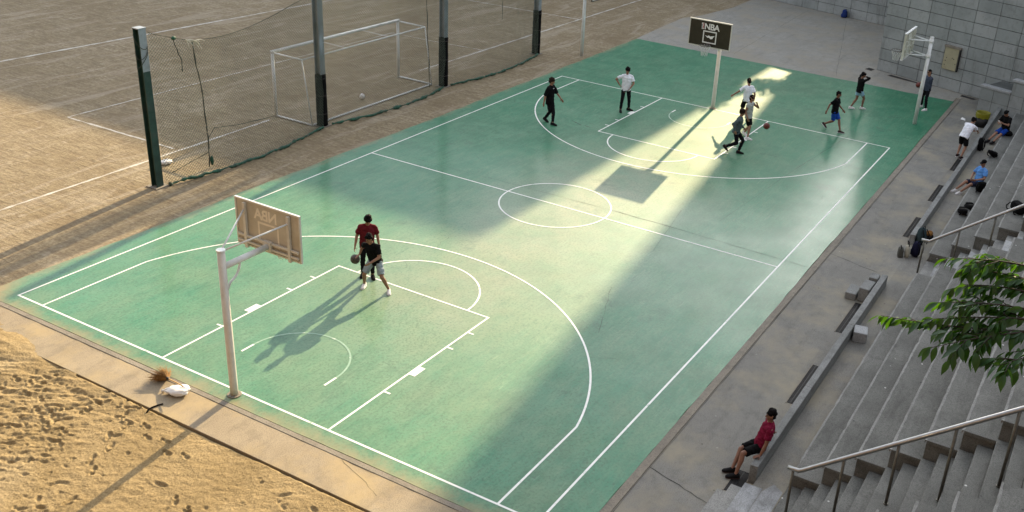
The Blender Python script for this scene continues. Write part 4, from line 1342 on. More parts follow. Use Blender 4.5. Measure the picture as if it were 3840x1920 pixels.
def ik(a, t, l1, l2, hint):
    a = Vector(a); t = Vector(t); d = t - a
    D = min(d.length, (l1 + l2) * 0.995)
    dn = d.normalized()
    t = a + dn * D
    x = (l1 * l1 - l2 * l2 + D * D) / (2 * D)
    h_ = math.sqrt(max(0, l1 * l1 - x * x))
    hv = Vector(hint); hv = hv - dn * hv.dot(dn)
    if hv.length < 1e-6: hv = Vector((0, 0, 1)) - dn * dn.z
    return a + dn * x + hv.normalized() * h_, t

def hand(mb, wrist, direc, palm_n, sc, side, curl=0.5):
    """palm, four fingers of different lengths and a thumb; palm_n points out of the palm"""
    d = Vector(direc).normalized(); pn = Vector(palm_n); pn = (pn - d * pn.dot(d)).normalized()
    ac = d.cross(pn).normalized() * (1 if side == 'L' else -1)       # towards the thumb side
    w = Vector(wrist)
    loft(mb, [(w, ac, pn, 0.026 * sc, 0.019 * sc), (w + d * 0.035 * sc, ac, pn, 0.037 * sc, 0.017 * sc), (w + d * 0.075 * sc, ac, pn, 0.042 * sc, 0.015 * sc), (w + d * 0.092 * sc, ac, pn, 0.040 * sc, 0.011 * sc)], 12)
    for i, (o, L) in enumerate(((0.031, 0.070), (0.011, 0.080), (-0.010, 0.074), (-0.030, 0.058))):
        p = w + d * 0.085 * sc + ac * o * sc
        q = [p]; dd = d.copy()
        for k in range(3):
            ang = curl * (0.35 + 0.3 * k)
            dd = (dd * math.cos(ang) + pn * math.sin(ang)).normalized()
            q.append(q[-1] + dd * L * sc * (0.42, 0.33, 0.25)[k])
        capsule(mb, q, [0.0095 * sc, 0.009 * sc, 0.0085 * sc, 0.0075 * sc], 8)
    p = w + d * 0.025 * sc + ac * 0.03 * sc
    q = [p, p + (d * 0.5 + ac * 0.75 + pn * 0.3).normalized() * 0.038 * sc]
    q.append(q[-1] + (d * 0.85 + ac * 0.3 + pn * 0.4).normalized() * 0.032 * sc)
    capsule(mb, q, [0.013 * sc, 0.0115 * sc, 0.0095 * sc], 8)

def person(label, face, feet, H=1.75, lean=(0.03, 0, 1), lean_up=None, pelvis=None, arms=None, head=(0, 0), shirt='c_black', sleeve=0.72, bottom=('pants', 'c_pants'), shoes='s_black',
           skin='skin', hair='short', hair_mat='hair', foot_yaw=(0, 0), heel=(0, 0), knee_hint=None, vest=None, group=None, hem=0.10, elbow=None, curl=(0.5, 0.5), palm=None, shoulder_yaw=0.0):
    """feet: world (x, y, z) of left and right foot on the ground, L then R"""
    sc = H / 1.75
    fa = R(face)
    F_ = Vector((math.cos(fa), math.sin(fa), 0)); L_ = Vector((-math.sin(fa), math.cos(fa), 0)); U_ = Vector((0, 0, 1))
    thigh, shin, ank = 0.425 * sc, 0.425 * sc, 0.085 * sc
    A = [Vector((f[0], f[1], f[2] + ank + heel[i])) for i, f in enumerate(feet)]
    if pelvis is None:
        mid = (A[0] + A[1]) / 2
        px, py = mid.x, mid.y
        zz = []
        for i, s in enumerate((1, -1)):
            hx = Vector((px, py, 0)) + L_ * 0.095 * s * sc
            dd = (Vector((A[i].x, A[i].y, 0)) - hx).length
            zz.append(A[i].z + math.sqrt(max(0.05, ((thigh + shin) * 0.992) ** 2 - dd * dd)))
        pel = Vector((px, py, min(zz) + 0.03 * sc))
    else:
        pel = Vector(pelvis)
    root = empty('person', (pel.x, pel.y, min(f[2] for f in feet)), 0, label, 'person', group)
    off = root.location.copy()
    lv = (F_ * lean[0] + L_ * lean[1] + U_ * lean[2]).normalized()
    lu = lv if lean_up is None else (F_ * lean_up[0] + L_ * lean_up[1] + U_ * lean_up[2]).normalized()
    pf = (F_ - lv * F_.dot(lv)).normalized()
    spine = [pel, pel + lv * 0.16 * sc, pel + lv * 0.30 * sc]
    spine.append(spine[-1] + (lv + lu).normalized() * 0.12 * sc)
    spine.append(spine[-1] + lu * 0.11 * sc)          # neck base
    nb = spine[-1]
    q = Quaternion(lu, shoulder_yaw)
    cl = q @ (L_ - lu * L_.dot(lu)).normalized(); cf = cl.cross(lu)
    sh = [nb - lu * 0.072 * sc + cl * 0.180 * s * sc for s in (1, -1)]
    hip = [pel - U_ * 0.03 * sc + L_ * 0.092 * s * sc for s in (1, -1)]
    # head frame
    hy, hp = R(head[0]), R(head[1])
    hf = Quaternion(U_, hy) @ F_
    hl = U_.cross(hf)
    hf2 = (hf * math.cos(hp) + U_ * math.sin(hp)).normalized(); hu = hf2.cross(hl)
    neck_top = nb + (lu * 0.6 + hu * 0.4).normalized() * 0.062 * sc
    HF = Fr(neck_top + hu * 0.10 * sc + hf2 * 0.018 * sc, hf2, hl, hu)
    # ---- body: one continuous surface
    b = MB()
    ax = lambda i: (cl if i > 2 else L_ - lv * L_.dot(lv)).normalized()
    fx = lambda i: cf if i > 2 else pf
    tw = [(0.150, 0.105), (0.132, 0.092), (0.150, 0.105), (0.160, 0.105), (0.075, 0.062)]
    secs = [(spine[0] - lv * 0.10 * sc, ax(0), fx(0), 0.125 * sc, 0.090 * sc)]
    secs += [(spine[i], ax(i), fx(i), tw[i][0] * sc, tw[i][1] * sc) for i in range(5)]
    loft(b, secs)
    capsule(b, [nb - lu * 0.03 * sc, neck_top + hu * 0.03 * sc], [0.058 * sc, 0.052 * sc])
    capsule(b, [sh[0], nb - lu * 0.03 * sc, sh[1]], [0.055 * sc, 0.06 * sc, 0.055 * sc])
    ellipsoid(b, HF, (-0.012 * sc, 0, 0.045 * sc), (0.092 * sc, 0.073 * sc, 0.085 * sc))
    ellipsoid(b, HF, (0.018 * sc, 0, -0.02 * sc), (0.070 * sc, 0.062 * sc, 0.090 * sc))
    ellipsoid(b, HF, (0.048 * sc, 0, -0.085 * sc), (0.034 * sc, 0.036 * sc, 0.024 * sc), 10, 6)
    capsule(b, [HF.p(0.082 * sc, 0, 0.018 * sc), HF.p(0.102 * sc, 0, -0.026 * sc)], [0.010 * sc, 0.016 * sc], 8)
    for s in (1, -1):
        ellipsoid(b, HF, (-0.008 * sc, 0.074 * s * sc, -0.012 * sc), (0.020 * sc, 0.010 * sc, 0.032 * sc), 8, 6)
    ua, fo = 0.285 * sc, 0.255 * sc
    arms = arms or [(0.03, 0.06, -0.5), (0.03, -0.06, -0.5)]
    joints = []
    for i, s in enumerate((1, -1)):
        t = arms[i]
        if len(t) == 4:
            tgt = Vector(t[:3])
        else:
            tgt = sh[i] + (F_ * t[0] + L_ * t[1] + U_ * t[2]) * sc
        hint = (elbow[i] if elbow and elbow[i] else (-1, 0.25 * s, -0.1))
        hv = F_ * hint[0] + L_ * hint[1] + U_ * hint[2]
        el, wr = ik(sh[i], tgt, ua, fo, hv)
        joints.append((el, wr))
        capsule(b, [sh[i], sh[i].lerp(el, 0.5), el], [0.052 * sc, 0.047 * sc, 0.040 * sc])
        capsule(b, [el, el.lerp(wr, 0.35), wr], [0.040 * sc, 0.039 * sc, 0.026 * sc])
        dr = (wr - el).normalized()
        pn = (F_ * palm[i][0] + L_ * palm[i][1] + U_ * palm[i][2]) if palm and palm[i] else -L_ * s + F_ * 0.2
        hdir = dr if not (palm and palm[i] and len(palm[i]) == 6) else (F_ * palm[i][3] + L_ * palm[i][4] + U_ * palm[i][5])
        hand(b, wr, hdir, pn, sc, 'L' if i == 0 else 'R', curl[i])
    legs = []
    for i, s in enumerate((1, -1)):
        kh = knee_hint[i] if knee_hint else (1, 0.12 * s, 0.1)
        kn, an = ik(hip[i], A[i], thigh, shin, F_ * kh[0] + L_ * kh[1] + U_ * kh[2])
        legs.append((kn, an))
        capsule(b, [hip[i], hip[i].lerp(kn, 0.5), kn], [0.082 * sc, 0.072 * sc, 0.053 * sc])
        cal = kn.lerp(an, 0.32) - (F_ - (an - kn).normalized() * F_.dot((an - kn).normalized())) * 0.012 * sc
        capsule(b, [kn, cal, kn.lerp(an, 0.7), an], [0.053 * sc, 0.056 * sc, 0.041 * sc, 0.034 * sc])
        fy = fa + R(foot_yaw[i])
        fd = Vector((math.cos(fy), math.sin(fy), 0)); 
        pit = math.atan2(heel[i], 0.16 * sc)
        fd = (fd * math.cos(pit) - U_ * math.sin(pit)).normalized()
        capsule(b, [an, an + fd * 0.08 * sc - U_ * 0.045 * sc], [0.034 * sc, 0.03 * sc])
        # shoe
        fl = U_.cross(fd).normalized(); fu = fd.cross(fl)
        O_ = an - fu * ank
        m = MB()
        secs = [(-0.085, 0.032, 0.036), (-0.07, 0.040, 0.054), (-0.02, 0.044, 0.060), (0.03, 0.046, 0.055), (0.08, 0.050, 0.042), (0.135, 0.051, 0.032), (0.175, 0.042, 0.026), (0.200, 0.022, 0.018)]
        loft(m, [(O_ + fd * x * sc + fu * h_ * sc, fl, fu, w_ * sc, h_ * sc) for (x, w_, h_) in secs], 14)
        me = remesh(m, 0.012 * sc, 'shoe', M[shoes], 2)
        so = inst('shoe', me, root, -off)
        ms = MB()
        loft(ms, [(O_ + fd * x * sc + fu * 0.008 * sc, fl, fu, (w_ + 0.004) * sc, 0.011 * sc) for (x, w_, h_) in secs], 14)
        ms.build('sole', M['s_white' if shoes != 's_black' else 's_dark'], so, True)
    inst('body', remesh(b, 0.0098, 'body', M[skin], 3), root, -off)
    # ---- clothes
    m = MB()
    loose = 0.022 * sc
    ws = [(0.182, 0.136), (0.178, 0.132), (0.184, 0.136), (0.186, 0.128), (0.088, 0.078)]
    secs = [(spine[0] - lv * hem * sc, ax(0), fx(0), 0.188 * sc, 0.142 * sc)]
    secs += [(spine[i] - (lu * 0.0 * sc if i == 4 else Vector()), ax(i), fx(i), ws[i][0] * sc + (loose * 0.3 if i < 4 else 0), ws[i][1] * sc) for i in range(5)]
    loft(m, secs, 22)
    capsule(m, [sh[0], nb - lu * 0.048 * sc, sh[1]], [0.066 * sc, 0.076 * sc, 0.066 * sc])
    for i in range(2):
        capsule(m, [nb - lu * 0.02 * sc + (sh[i] - nb) * 0.12, sh[i].lerp(nb, 0.12)], [0.066 * sc, 0.060 * sc])
    if not vest:
        for i in range(2):
            el, wr = joints[i]
            if sleeve <= 1:
                e = sh[i].lerp(el, sleeve)
                m.tube([sh[i] + (sh[i] - e).normalized() * 0.02, sh[i].lerp(e, 0.4), e], [0.060 * sc, 0.070 * sc, 0.072 * sc], 14)
            else:
                capsule(m, [sh[i], sh[i].lerp(el, 0.5), el], [0.068 * sc, 0.060 * sc, 0.052 * sc], 14)
                e = el.lerp(wr, sleeve - 1)
                capsule(m, [el, e], [0.051 * sc, 0.038 * sc], 14)
    inst('shirt', remesh(m, 0.0115, 'shirt', M[shirt], 3, 0.017, len(label)), root, -off)
    m = MB()
    kind, bm = bottom
    loft(m, [(spine[0] + lv * 0.07 * sc, ax(0), fx(0), 0.150 * sc, 0.108 * sc), (spine[0], ax(0), fx(0), 0.165 * sc, 0.122 * sc), (spine[0] - lv * 0.07 * sc, ax(0), fx(0), 0.166 * sc, 0.118 * sc), (spine[0] - lv * 0.12 * sc, ax(0), fx(0), 0.12 * sc, 0.10 * sc)], 20)
    for i in range(2):
        kn, an = legs[i]
        if kind == 'shorts':
            e = hip[i].lerp(kn, 0.86)
            m.tube([hip[i].lerp(kn, -0.05), hip[i].lerp(kn, 0.4), e], [0.094 * sc, 0.096 * sc, 0.095 * sc], 16)
        elif kind == 'short_shorts':
            e = hip[i].lerp(kn, 0.55)
            m.tube([hip[i].lerp(kn, -0.05), hip[i].lerp(kn, 0.3), e], [0.094 * sc, 0.098 * sc, 0.100 * sc], 16)
        else:
            capsule(m, [hip[i], hip[i].lerp(kn, 0.5), kn], [0.093 * sc, 0.082 * sc, 0.066 * sc], 16)
            e = kn.lerp(an, 0.93)
            m.tube([kn, kn.lerp(e, 0.4), e], [0.066 * sc, 0.063 * sc, 0.052 * sc], 16)
    inst('trousers' if kind == 'pants' else 'shorts', remesh(m, 0.0115, 'trousers' if kind == 'pants' else 'shorts', M[bm], 3, 0.015, len(label) + 3), root, -off)
    # ---- hair, eyes, mouth
    m = MB()
    big = (1.02 if hair != 'mop' else 1.16)
    ellipsoid(m, HF, (-0.018 * sc, 0, 0.064 * sc), (0.098 * sc * big, 0.084 * sc * big, 0.080 * sc * big))
    ellipsoid(m, HF, (-0.052 * sc, 0, 0.002 * sc), (0.060 * sc * big, 0.078 * sc * big, 0.078 * sc))
    if hair == 'mop':
        ellipsoid(m, HF, (0.048 * sc, 0, 0.070 * sc), (0.056 * sc, 0.078 * sc, 0.044 * sc))
        for s in (1, -1):
            ellipsoid(m, HF, (-0.010 * sc, 0.068 * s * sc, 0.03 * sc), (0.05 * sc, 0.022 * sc, 0.055 * sc))
    elif hair == 'quiff':
        ellipsoid(m, HF, (0.030 * sc, 0, 0.115 * sc), (0.055 * sc, 0.055 * sc, 0.035 * sc))
    if hair == 'cap':
        m = MB()
        ellipsoid(m, HF, (-0.014 * sc, 0, 0.065 * sc), (0.102 * sc, 0.086 * sc, 0.078 * sc))
        dirn = -1 if 'backwards' in label else 1
        loft(m, [(HF.p(dirn * 0.05 * sc, 0, 0.045 * sc), HF.l, HF.u, 0.075 * sc, 0.012 * sc), (HF.p(dirn * 0.12 * sc, 0, 0.035 * sc), HF.l, HF.u, 0.066 * sc, 0.009 * sc), (HF.p(dirn * 0.165 * sc, 0, 0.025 * sc), HF.l, HF.u, 0.04 * sc, 0.007 * sc)], 14)
        inst('cap', remesh(m, 0.011, 'cap', M['c_black'], 2), root, -off)
    else:
        inst('hair', remesh(m, 0.011, 'hair', M[hair_mat], 1, 0.030, 5), root, -off)
    for s in (1, -1):
        e = MB(); ellipsoid(e, HF, (0.080 * sc, 0.031 * s * sc, 0.012 * sc), (0.010 * sc, 0.014 * sc, 0.007 * sc), 8, 6)
        e.build('eye', M['eye'], root, True).location = -off
        e = MB(); ellipsoid(e, HF, (0.086 * sc, 0.032 * s * sc, 0.033 * sc), (0.008 * sc, 0.020 * sc, 0.005 * sc), 8, 6)
        e.build('eyebrow', M[hair_mat], root, True).location = -off
    e = MB(); ellipsoid(e, HF, (0.083 * sc, 0, -0.055 * sc), (0.010 * sc, 0.022 * sc, 0.007 * sc), 8, 6)
    e.build('mouth', M['lip'], root, True).location = -off
    root['_hands'] = 0
    del root['_hands']
    return dict(root=root, off=off, HF=HF, hands=[j[1] for j in joints], nb=nb, spine=spine, cl=cl, cf=cf, lu=lu, sc=sc, fore=[(j[1] - j[0]).normalized() for j in joints])

zf = 0.012
# 1 the two near players
person('young man in maroon t-shirt and black trousers standing behind the dribbler', 222, [(-7.33, 1.29, zf), (-7.40, 1.57, zf)], 1.80, (0.02, 0.05, 1), head=(10, -28),
       shirt='c_maroon', shoes='s_black', hair='mop', arms=[(0.02, 0.10, -0.51), (0.08, -0.14, -0.50)], foot_yaw=(8, -15))
BALL = Vector((-7.98, 1.30, 0.80))
person('man in black t-shirt and grey shorts dribbling a dark ball', 196, [(-7.74, 0.41, zf), (-7.86, 1.12, zf)], 1.76, (0.30, -0.10, 1), (0.20, -0.05, 1), pelvis=(-7.78, 0.80, 0.86), head=(-18, -22),
       shirt='c_black', bottom=('shorts', 'c_grey'), shoes='s_white', skin='skin', hair='quiff', arms=[(0.30, -0.08, -0.34), (BALL.x + 0.06, BALL.y - 0.10, BALL.z + 0.15, 1)],
       foot_yaw=(25, 5), curl=(0.4, 0.25), elbow=[(-0.6, 0.9, -0.2), (-1, -0.3, 0.3)], palm=[None, (0.3, 0, -1, 0.75, -0.35, -0.35)])
basketball(tuple(BALL), 'ball_dark', 'dark basketball under the hand of the dribbling man', 0.123)
# 3, 4
p3 = person('man all in black walking along the far three-point arc', 268, [(6.85, 4.23, zf), (7.02, 4.68, zf)], 1.86, (0.02, 0, 1), head=(15, -8), shirt='c_black', sleeve=0.98, hem=0.16, shoes='s_black', hair='mop', hair_mat='hair_brown',
       arms=[(0.28, 0.12, -0.44), (-0.06, -0.14, -0.52)], heel=(0.0, 0.05), foot_yaw=(-5, -12))
HF = p3['HF']; c = p3['spine'][3] + p3['cf'] * 0.128 - p3['lu'] * 0.03
e = MB()
for (a0, a1, b0, b1) in ((-0.05, 0.05, 0.05, 0.065), (-0.055, -0.03, -0.09, 0.045), (-0.03, 0.055, 0.02, 0.045), (0.02, 0.055, -0.05, 0.02), (-0.03, 0.055, -0.09, -0.05)):
    vs = [c + p3['cl'] * a + p3['lu'] * b for a, b in ((a0, b0), (a1, b0), (a1, b1), (a0, b1))]
    e.add(vs, [(0, 1, 2, 3)])
e.build('shirt_print', M['s_white'], p3['root']).location = -p3['off']
person('man in white t-shirt and black trousers standing with a hand on his hip', 214, [(10.57, 2.78, zf), (10.18, 2.96, zf)], 1.84, (-0.02, 0, 1), head=(-5, -12), shirt='c_white', shoes='s_black', hair='mop',
       arms=[(0.22, -0.06, -0.42), (0.02, -0.10, -0.34)], elbow=[(-0.4, 1, 0), (-0.5, -1, 0.1)], foot_yaw=(60, 0), curl=(0.6, 0.9))
# 5, 6, 7 round the far hoop
person('man in white t-shirt walking away in the sunlit strip', 42, [(12.35, -1.55, zf), (12.62, -1.75, zf)], 1.78, (0.05, 0, 1), head=(10, -10), shirt='c_white', bottom=('shorts', 'c_black'), shoes='s_black', hair='short',
       arms=[(0.20, 0.36, -0.36), (-0.05, -0.10, -0.5)], heel=(0.03, 0))
person('man in pale grey vest and black shorts with a hand at his mouth', 262, [(10.34, -2.60, zf), (10.70, -2.32, zf)], 1.76, (0.02, 0, 1), head=(20, -10), shirt='c_vest', sleeve=0.3, bottom=('shorts', 'c_black'), shoes='s_white', hair='short',
       arms=[(0.24, -0.10, 0.06), (0.08, -0.05, -0.5)], elbow=[(0.2, 0.8, -1), None], heel=(0, 0.06), foot_yaw=(10, -10), curl=(1.2, 0.5))
person('boy in teal grey long-sleeved top running after the red ball', 284, [(8.56, -2.92, zf), (8.36, -2.46, zf)], 1.82, (0.20, 0.0, 1), (0.10, 0, 1), head=(4, -8), shirt='c_teal', sleeve=1.9, shoes='s_black', hair='mop', hair_mat='hair_brown', pelvis=(8.50, -2.76, 0.90),
       arms=[(0.14, 0.12, -0.42), (-0.10, -0.18, -0.36)], heel=(0.0, 0.15), elbow=[(-1, 0.4, 0), (-1, -0.6, 0)], knee_hint=[(1, 0.1, 0.1), (1, -0.1, -0.3)])
# 8, 9, 10 at the right
person('man in black t-shirt and bright blue shorts walking right', 266, [(13.68, -5.34, zf), (13.84, -4.62, zf)], 1.74, (0.03, 0, 1), head=(12, -6), shirt='c_black', bottom=('shorts', 'c_blue'), shoes='s_dark', skin='skin_tan', hair='short',
       arms=[(0.22, 0.10, -0.44), (-0.24, -0.14, -0.44)], heel=(0.0, 0.12), foot_yaw=(25, 0), knee_hint=[(1, 0.05, 0), (1, 0, -0.4)])
p9 = person('man in black long-sleeved top and pale blue shorts with arms raised to his head', 318, [(17.44, -4.72, zf), (17.72, -5.14, zf)], 1.72, (-0.02, -0.05, 1), pelvis=(17.56, -4.96, 0.88), head=(-8, -15), shirt='c_black', sleeve=1.8, bottom=('short_shorts', 'c_pale'), shoes='s_white', skin='skin_tan', hair='short',
       arms=[(0.16, -0.06, 0.20), (0.12, 0.10, 0.18)], elbow=[(0.7, 0.9, 0.3), (0.3, -1, 0.15)], foot_yaw=(-20, -20))
B10 = Vector((19.62, -7.02, 1.06))
person('man in slate t-shirt and black trousers holding a ball behind the side hoop pole', 142, [(19.50, -7.55, zf), (19.95, -7.26, zf)], 1.78, (0.02, 0, 1), head=(0, -14), shirt='c_slate', shoes='s_white', hair='short', sleeve=0.8,
       arms=[(B10.x + 0.12, B10.y - 0.16, B10.z, 1), (B10.x + 0.20, B10.y + 0.02, B10.z - 0.02, 1)], elbow=[(-0.6, 0.8, -0.5), (-0.6, -0.8, -0.5)], curl=(0.5, 0.5))
basketball(tuple(B10), 'ball_red', 'dark red basketball held by the man behind the side hoop pole', 0.12)
# 11 bending over the low wall
person('man in white shirt and black shorts bending forward beside the far low wall', -14, [(13.98, -9.98, 0.0), (13.74, -10.16, 0.0)], 1.74, (0.70, -0.10, 1), (1.0, -0.12, 1), pelvis=(13.98, -10.08, 0.88), head=(-10, -38), shirt='c_white', sleeve=0.75, bottom=('shorts', 'c_black'), shoes='s_dark', hair='short',
       arms=[(15.0, -10.46, 0.74, 1), (14.92, -10.56, 0.72, 1)], elbow=[(-0.3, 1, -0.4), (-0.3, -1, -0.4)])
# 12, 13 seated on the first tier
p12 = person('man in black t-shirt and backwards cap sitting and holding a phone', 152, [(16.18, -10.92, 0.10), (16.30, -10.72, 0.10)], 1.74, (0.10, 0, 1), (0.32, 0, 1), pelvis=(16.92, -11.22, 0.66), head=(0, -35), shirt='c_black', bottom=('shorts', 'c_blue'), shoes='s_black', hair='cap',
       arms=[(0.34, -0.10, -0.16), (0.34, 0.10, -0.20)], elbow=[(0, 0.6, -1), (0, -0.6, -1)], knee_hint=[(1, 0.2, 0.8), (1, -0.2, 0.8)])
e = MB().box(-0.04, 0.04, -0.006, 0.006, -0.07, 0.07)
ph = e.build('phone', M['s_white'])
ph.location = (p12['hands'][0] + p12['hands'][1]) / 2 + Vector((-0.09, 0.05, 0.06)); ph.rotation_euler = (R(-35), 0, R(60))
tag(ph, 'small pale phone in the hands of the man in the backwards cap', 'phone')
person('man in bright blue t-shirt and navy shorts sitting on the lowest tier', 140, [(9.46, -10.90, 0.10), (9.62, -10.72, 0.10)], 1.76, (-0.16, 0, 1), (-0.02, 0, 1), pelvis=(10.05, -11.36, 0.49), head=(5, -4), shirt='c_sky', sleeve=0.7, bottom=('shorts', 'c_navy'), shoes='s_white', hair='cap',
       arms=[(0.32, -0.02, -0.30), (0.30, 0.06, -0.34)], elbow=[(-0.4, 1, -0.5), (-0.4, -1, -0.5)], knee_hint=[(1, 0.2, 0.8), (1, -0.2, 0.8)])
# 14 on the near wall
person('bearded man in magenta t-shirt and black shorts leaning back on the near low wall', 116, [(-9.86, -10.13, 0.012), (-9.72, -10.00, 0.012)], 1.78, (-0.30, 0.0, 1), (-0.12, 0, 1), pelvis=(-9.18, -10.34, 0.53), head=(10, 2), shirt='c_magenta', bottom=('shorts', 'c_black'), shoes='s_black', skin='skin_tan', hair='short',
       arms=[(-9.52, -10.46, 0.445, 1), (-8.62, -10.47, 0.445, 1)], elbow=[(-1, 0.2, 0), (-1, -0.3, 0)], knee_hint=[(1, 0.1, 0.9), (1, -0.3, 0.7)],
       palm=[(0.2, 0, -1, 0.9, 0.3, -0.15), (0, 0, -1, 0.1, -1, -0.1)], curl=(0.2, 0.2))
# ------------------------------------------------------------------ bags
def soft_box(dim, ex=3.2, n=14, nz=0.06, seed=0, taper=0.0, slump=0.0):
    m = MB()
    t = MB().sphere((0, 0, 0), 1, 24, 16)
    vs = []
    for v in t.v:
        v = Vector(v)
        k = (abs(v.x) ** ex + abs(v.y) ** ex + abs(v.z) ** ex) ** (-1 / ex)
        v = v * k
        v *= 1 + nz * mnoise.noise(Vector((v.x * 2.3 + seed, v.y * 2.3, v.z * 2.3)))
        zz = (v.z + 1) / 2
        w = 1 - taper * zz
        vs.append((v.x * dim[0] / 2 * w, v.y * dim[1] / 2 * w + slump * zz, zz * dim[2]))
    m.add(vs, t.f)
    return m
def backpack(loc, rot, dim, mat, label, straps=True, pocket=None, seed=0):
    o = empty('bag', loc, 0, label, 'bag')
    o.rotation_euler = rot
    soft_box(dim, 3.0, seed=seed, taper=0.22).build('body', M[mat], o, True)
    a, b, c = dim
    p = soft_box((a * 0.72, b * 0.45, c * 0.42), 3.0, seed=seed + 2, taper=0.1).build('pocket', M[pocket or mat], o, True)
    p.location = (0, -b * 0.42, c * 0.06)
    m = MB(); m.tube([(-0.05, b * 0.25, c * 0.96), (-0.04, b * 0.3, c * 1.08), (0.04, b * 0.3, c * 1.08), (0.05, b * 0.25, c * 0.96)], 0.010, 6); m.build('handle', M['b_black'], o, True)
    if straps:
        for s in (-1, 1):
            m = MB(); m.tube([(s * a * 0.25, b * 0.40, c * 0.92), (s * a * 0.34, b * 0.72, c * 0.66), (s * a * 0.36, b * 0.68, c * 0.3), (s * a * 0.38, b * 0.42, c * 0.05)], 0.017, 6); m.build('strap', M['b_black'], o, True)
    m = MB(); m.tube([(-a * 0.3, -b * 0.40, c * 0.66), (0, -b * 0.46, c * 0.72), (a * 0.3, -b * 0.40, c * 0.66)], 0.006, 5); m.build('zip', M['steel_dark'], o)
    return o
TY = lambda k: YB - (k + 0.5) * TD
backpack((15.06, -10.66, 0.10), (R(8), 0, R(180)), (0.34, 0.22, 0.52), 'b_black', 'black backpack standing behind the far low wall at the bending man', seed=1)
backpack((16.95, -11.30, TZ), (0, 0, R(60)), (0.52, 0.40, 0.20), 'b_black', 'flat black bag under the man in the backwards cap', False, seed=2)
backpack((13.85, -11.36, TZ), (R(-62), 0, R(70)), (0.32, 0.18, 0.62), 'b_black', 'thin black bag on the lowest tier between the two seated men', seed=3)
backpack((9.42, -11.55, TZ), (R(-30), 0, R(100)), (0.40, 0.26, 0.46), 'b_black', 'black bag on the tier behind the man in bright blue', seed=4)
backpack((7.72, -11.42, TZ), (R(-78), 0, R(125)), (0.36, 0.20, 0.52), 'b_black', 'black bag lying on the lowest tier, farther of the pair', seed=5)
backpack((7.05, -11.36, TZ + 0.02), (R(-72), 0, R(105)), (0.34, 0.22, 0.50), 'b_black', 'black bag with dangling strap on the lowest tier, nearer of the pair', seed=6)
m = MB(); m.tube([(6.8, -11.25, TZ + 0.05), (6.6, -11.22, TZ + 0.01), (6.45, -11.30, TZ + 0.008), (6.42, -11.42, TZ + 0.01), (6.55, -11.46, TZ + 0.01)], 0.015, 6)
backpack((4.55, YB - 3.5 * TD - 0.05, TZ + 3 * TR), (R(-20), 0, R(35)), (0.62, 0.34, 0.34), 'b_black', 'large black holdall on a tier beside the far handrail', seed=7)
backpack((4.10, -10.72, 0.10), (R(6), 0, R(150)), (0.34, 0.26, 0.56), 'b_teal', 'dark teal backpack at the foot of the far handrail', seed=8)
backpack((3.10, -10.78, 0.10), (R(4), 0, R(160)), (0.32, 0.24, 0.48), 'b_navy', 'navy backpack next to the cream tote bag', seed=9)
o = empty('bag', (2.92, -10.56, 0.06), 0, 'cream tote bag standing between the navy and the taupe bags', 'bag'); o.rotation_euler = (0, 0, R(25))
soft_box((0.30, 0.16, 0.42), 2.6, seed=12, nz=0.12, taper=0.15).build('body', M['b_cream'], o, True)
m = MB(); m.tube([(-0.08, 0, 0.40), (-0.06, 0.02, 0.54), (0.06, 0.03, 0.54), (0.08, 0, 0.40)], 0.012, 6); m.build('handle', M['b_black'], o, True)
o = empty('bag', (2.86, -10.38, 0.03), 0, 'boxy taupe bag beside the short drain grate', 'bag'); o.rotation_euler = (0, 0, R(20))
soft_box((0.24, 0.16, 0.34), 5.0, seed=13, nz=0.03).build('body', M['b_taupe'], o, True)
m = MB(); m.tube([(-0.10, 0, 0.33), (-0.02, 0.03, 0.42), (0.10, 0, 0.33)], 0.012, 6); m.build('handle', M['b_black'], o, True)
o = empty('jacket', (4.75, -10.80, 0.10), 0, 'crumpled orange and black jacket behind the teal backpack', 'jacket'); o.rotation_euler = (0, 0, R(10))
soft_box((0.62, 0.30, 0.15), 2.2, seed=14, nz=0.35).build('cloth', M['b_black'], o, True)
q = soft_box((0.40, 0.20, 0.12), 2.2, seed=15, nz=0.35).build('lining', M['b_orange'], o, True); q.location = (0.05, -0.03, 0.09)
backpack((36.75, 1.15, 0.0), (R(4), 0, R(200)), (0.55, 0.35, 0.50), 'b_blue', 'blue bag at the foot of the far stone wall', False, seed=16)

# ------------------------------------------------------------------ waste bin
o = empty('waste_bin', (18.84, -10.05, 0), 0, 'black waste bin with a yellow liner beside the stepped wall', 'bin')
MB().tube([(0, 0, 0), (0, 0, 0.42)], [0.235, 0.272], 24).build('drum', M['bin'], o, True)
m = MB()
K = 40
rings = [(0.285, 0.40), (0.295, 0.50), (0.300, 0.60), (0.292, 0.635), (0.275, 0.62), (0.262, 0.5), (0.24, 0.3), (0.0, 0.27)]
vs = []
for (r_, z_) in rings:
    for k in range(K):
        t = 2 * math.pi * k / K
        rr_ = r_ * (1 + 0.022 * math.sin(t * 11 + z_ * 9) + 0.015 * math.sin(t * 5)) if r_ > 0.05 else 0.001
        vs.append((rr_ * math.cos(t), rr_ * math.sin(t), z_ + (0.014 * math.sin(t * 7) if z_ < 0.45 else 0)))
m.add(vs, [(i * K + k, i * K + (k + 1) % K, (i + 1) * K + (k + 1) % K, (i + 1) * K + k) for i in range(len(rings) - 1) for k in range(K)])
m.build('liner', M['yellow_bag'], o, True)
m = MB()
for k in range(9):
    a = random.uniform(0, 6.28); q_ = random.uniform(0, 0.15)
    m.sphere((q_ * math.cos(a), q_ * math.sin(a), 0.36), (random.uniform(.05, .09), random.uniform(.05, .09), random.uniform(.04, .12)), 8, 6)
m.build('rubbish', M['b_taupe'], o, True)

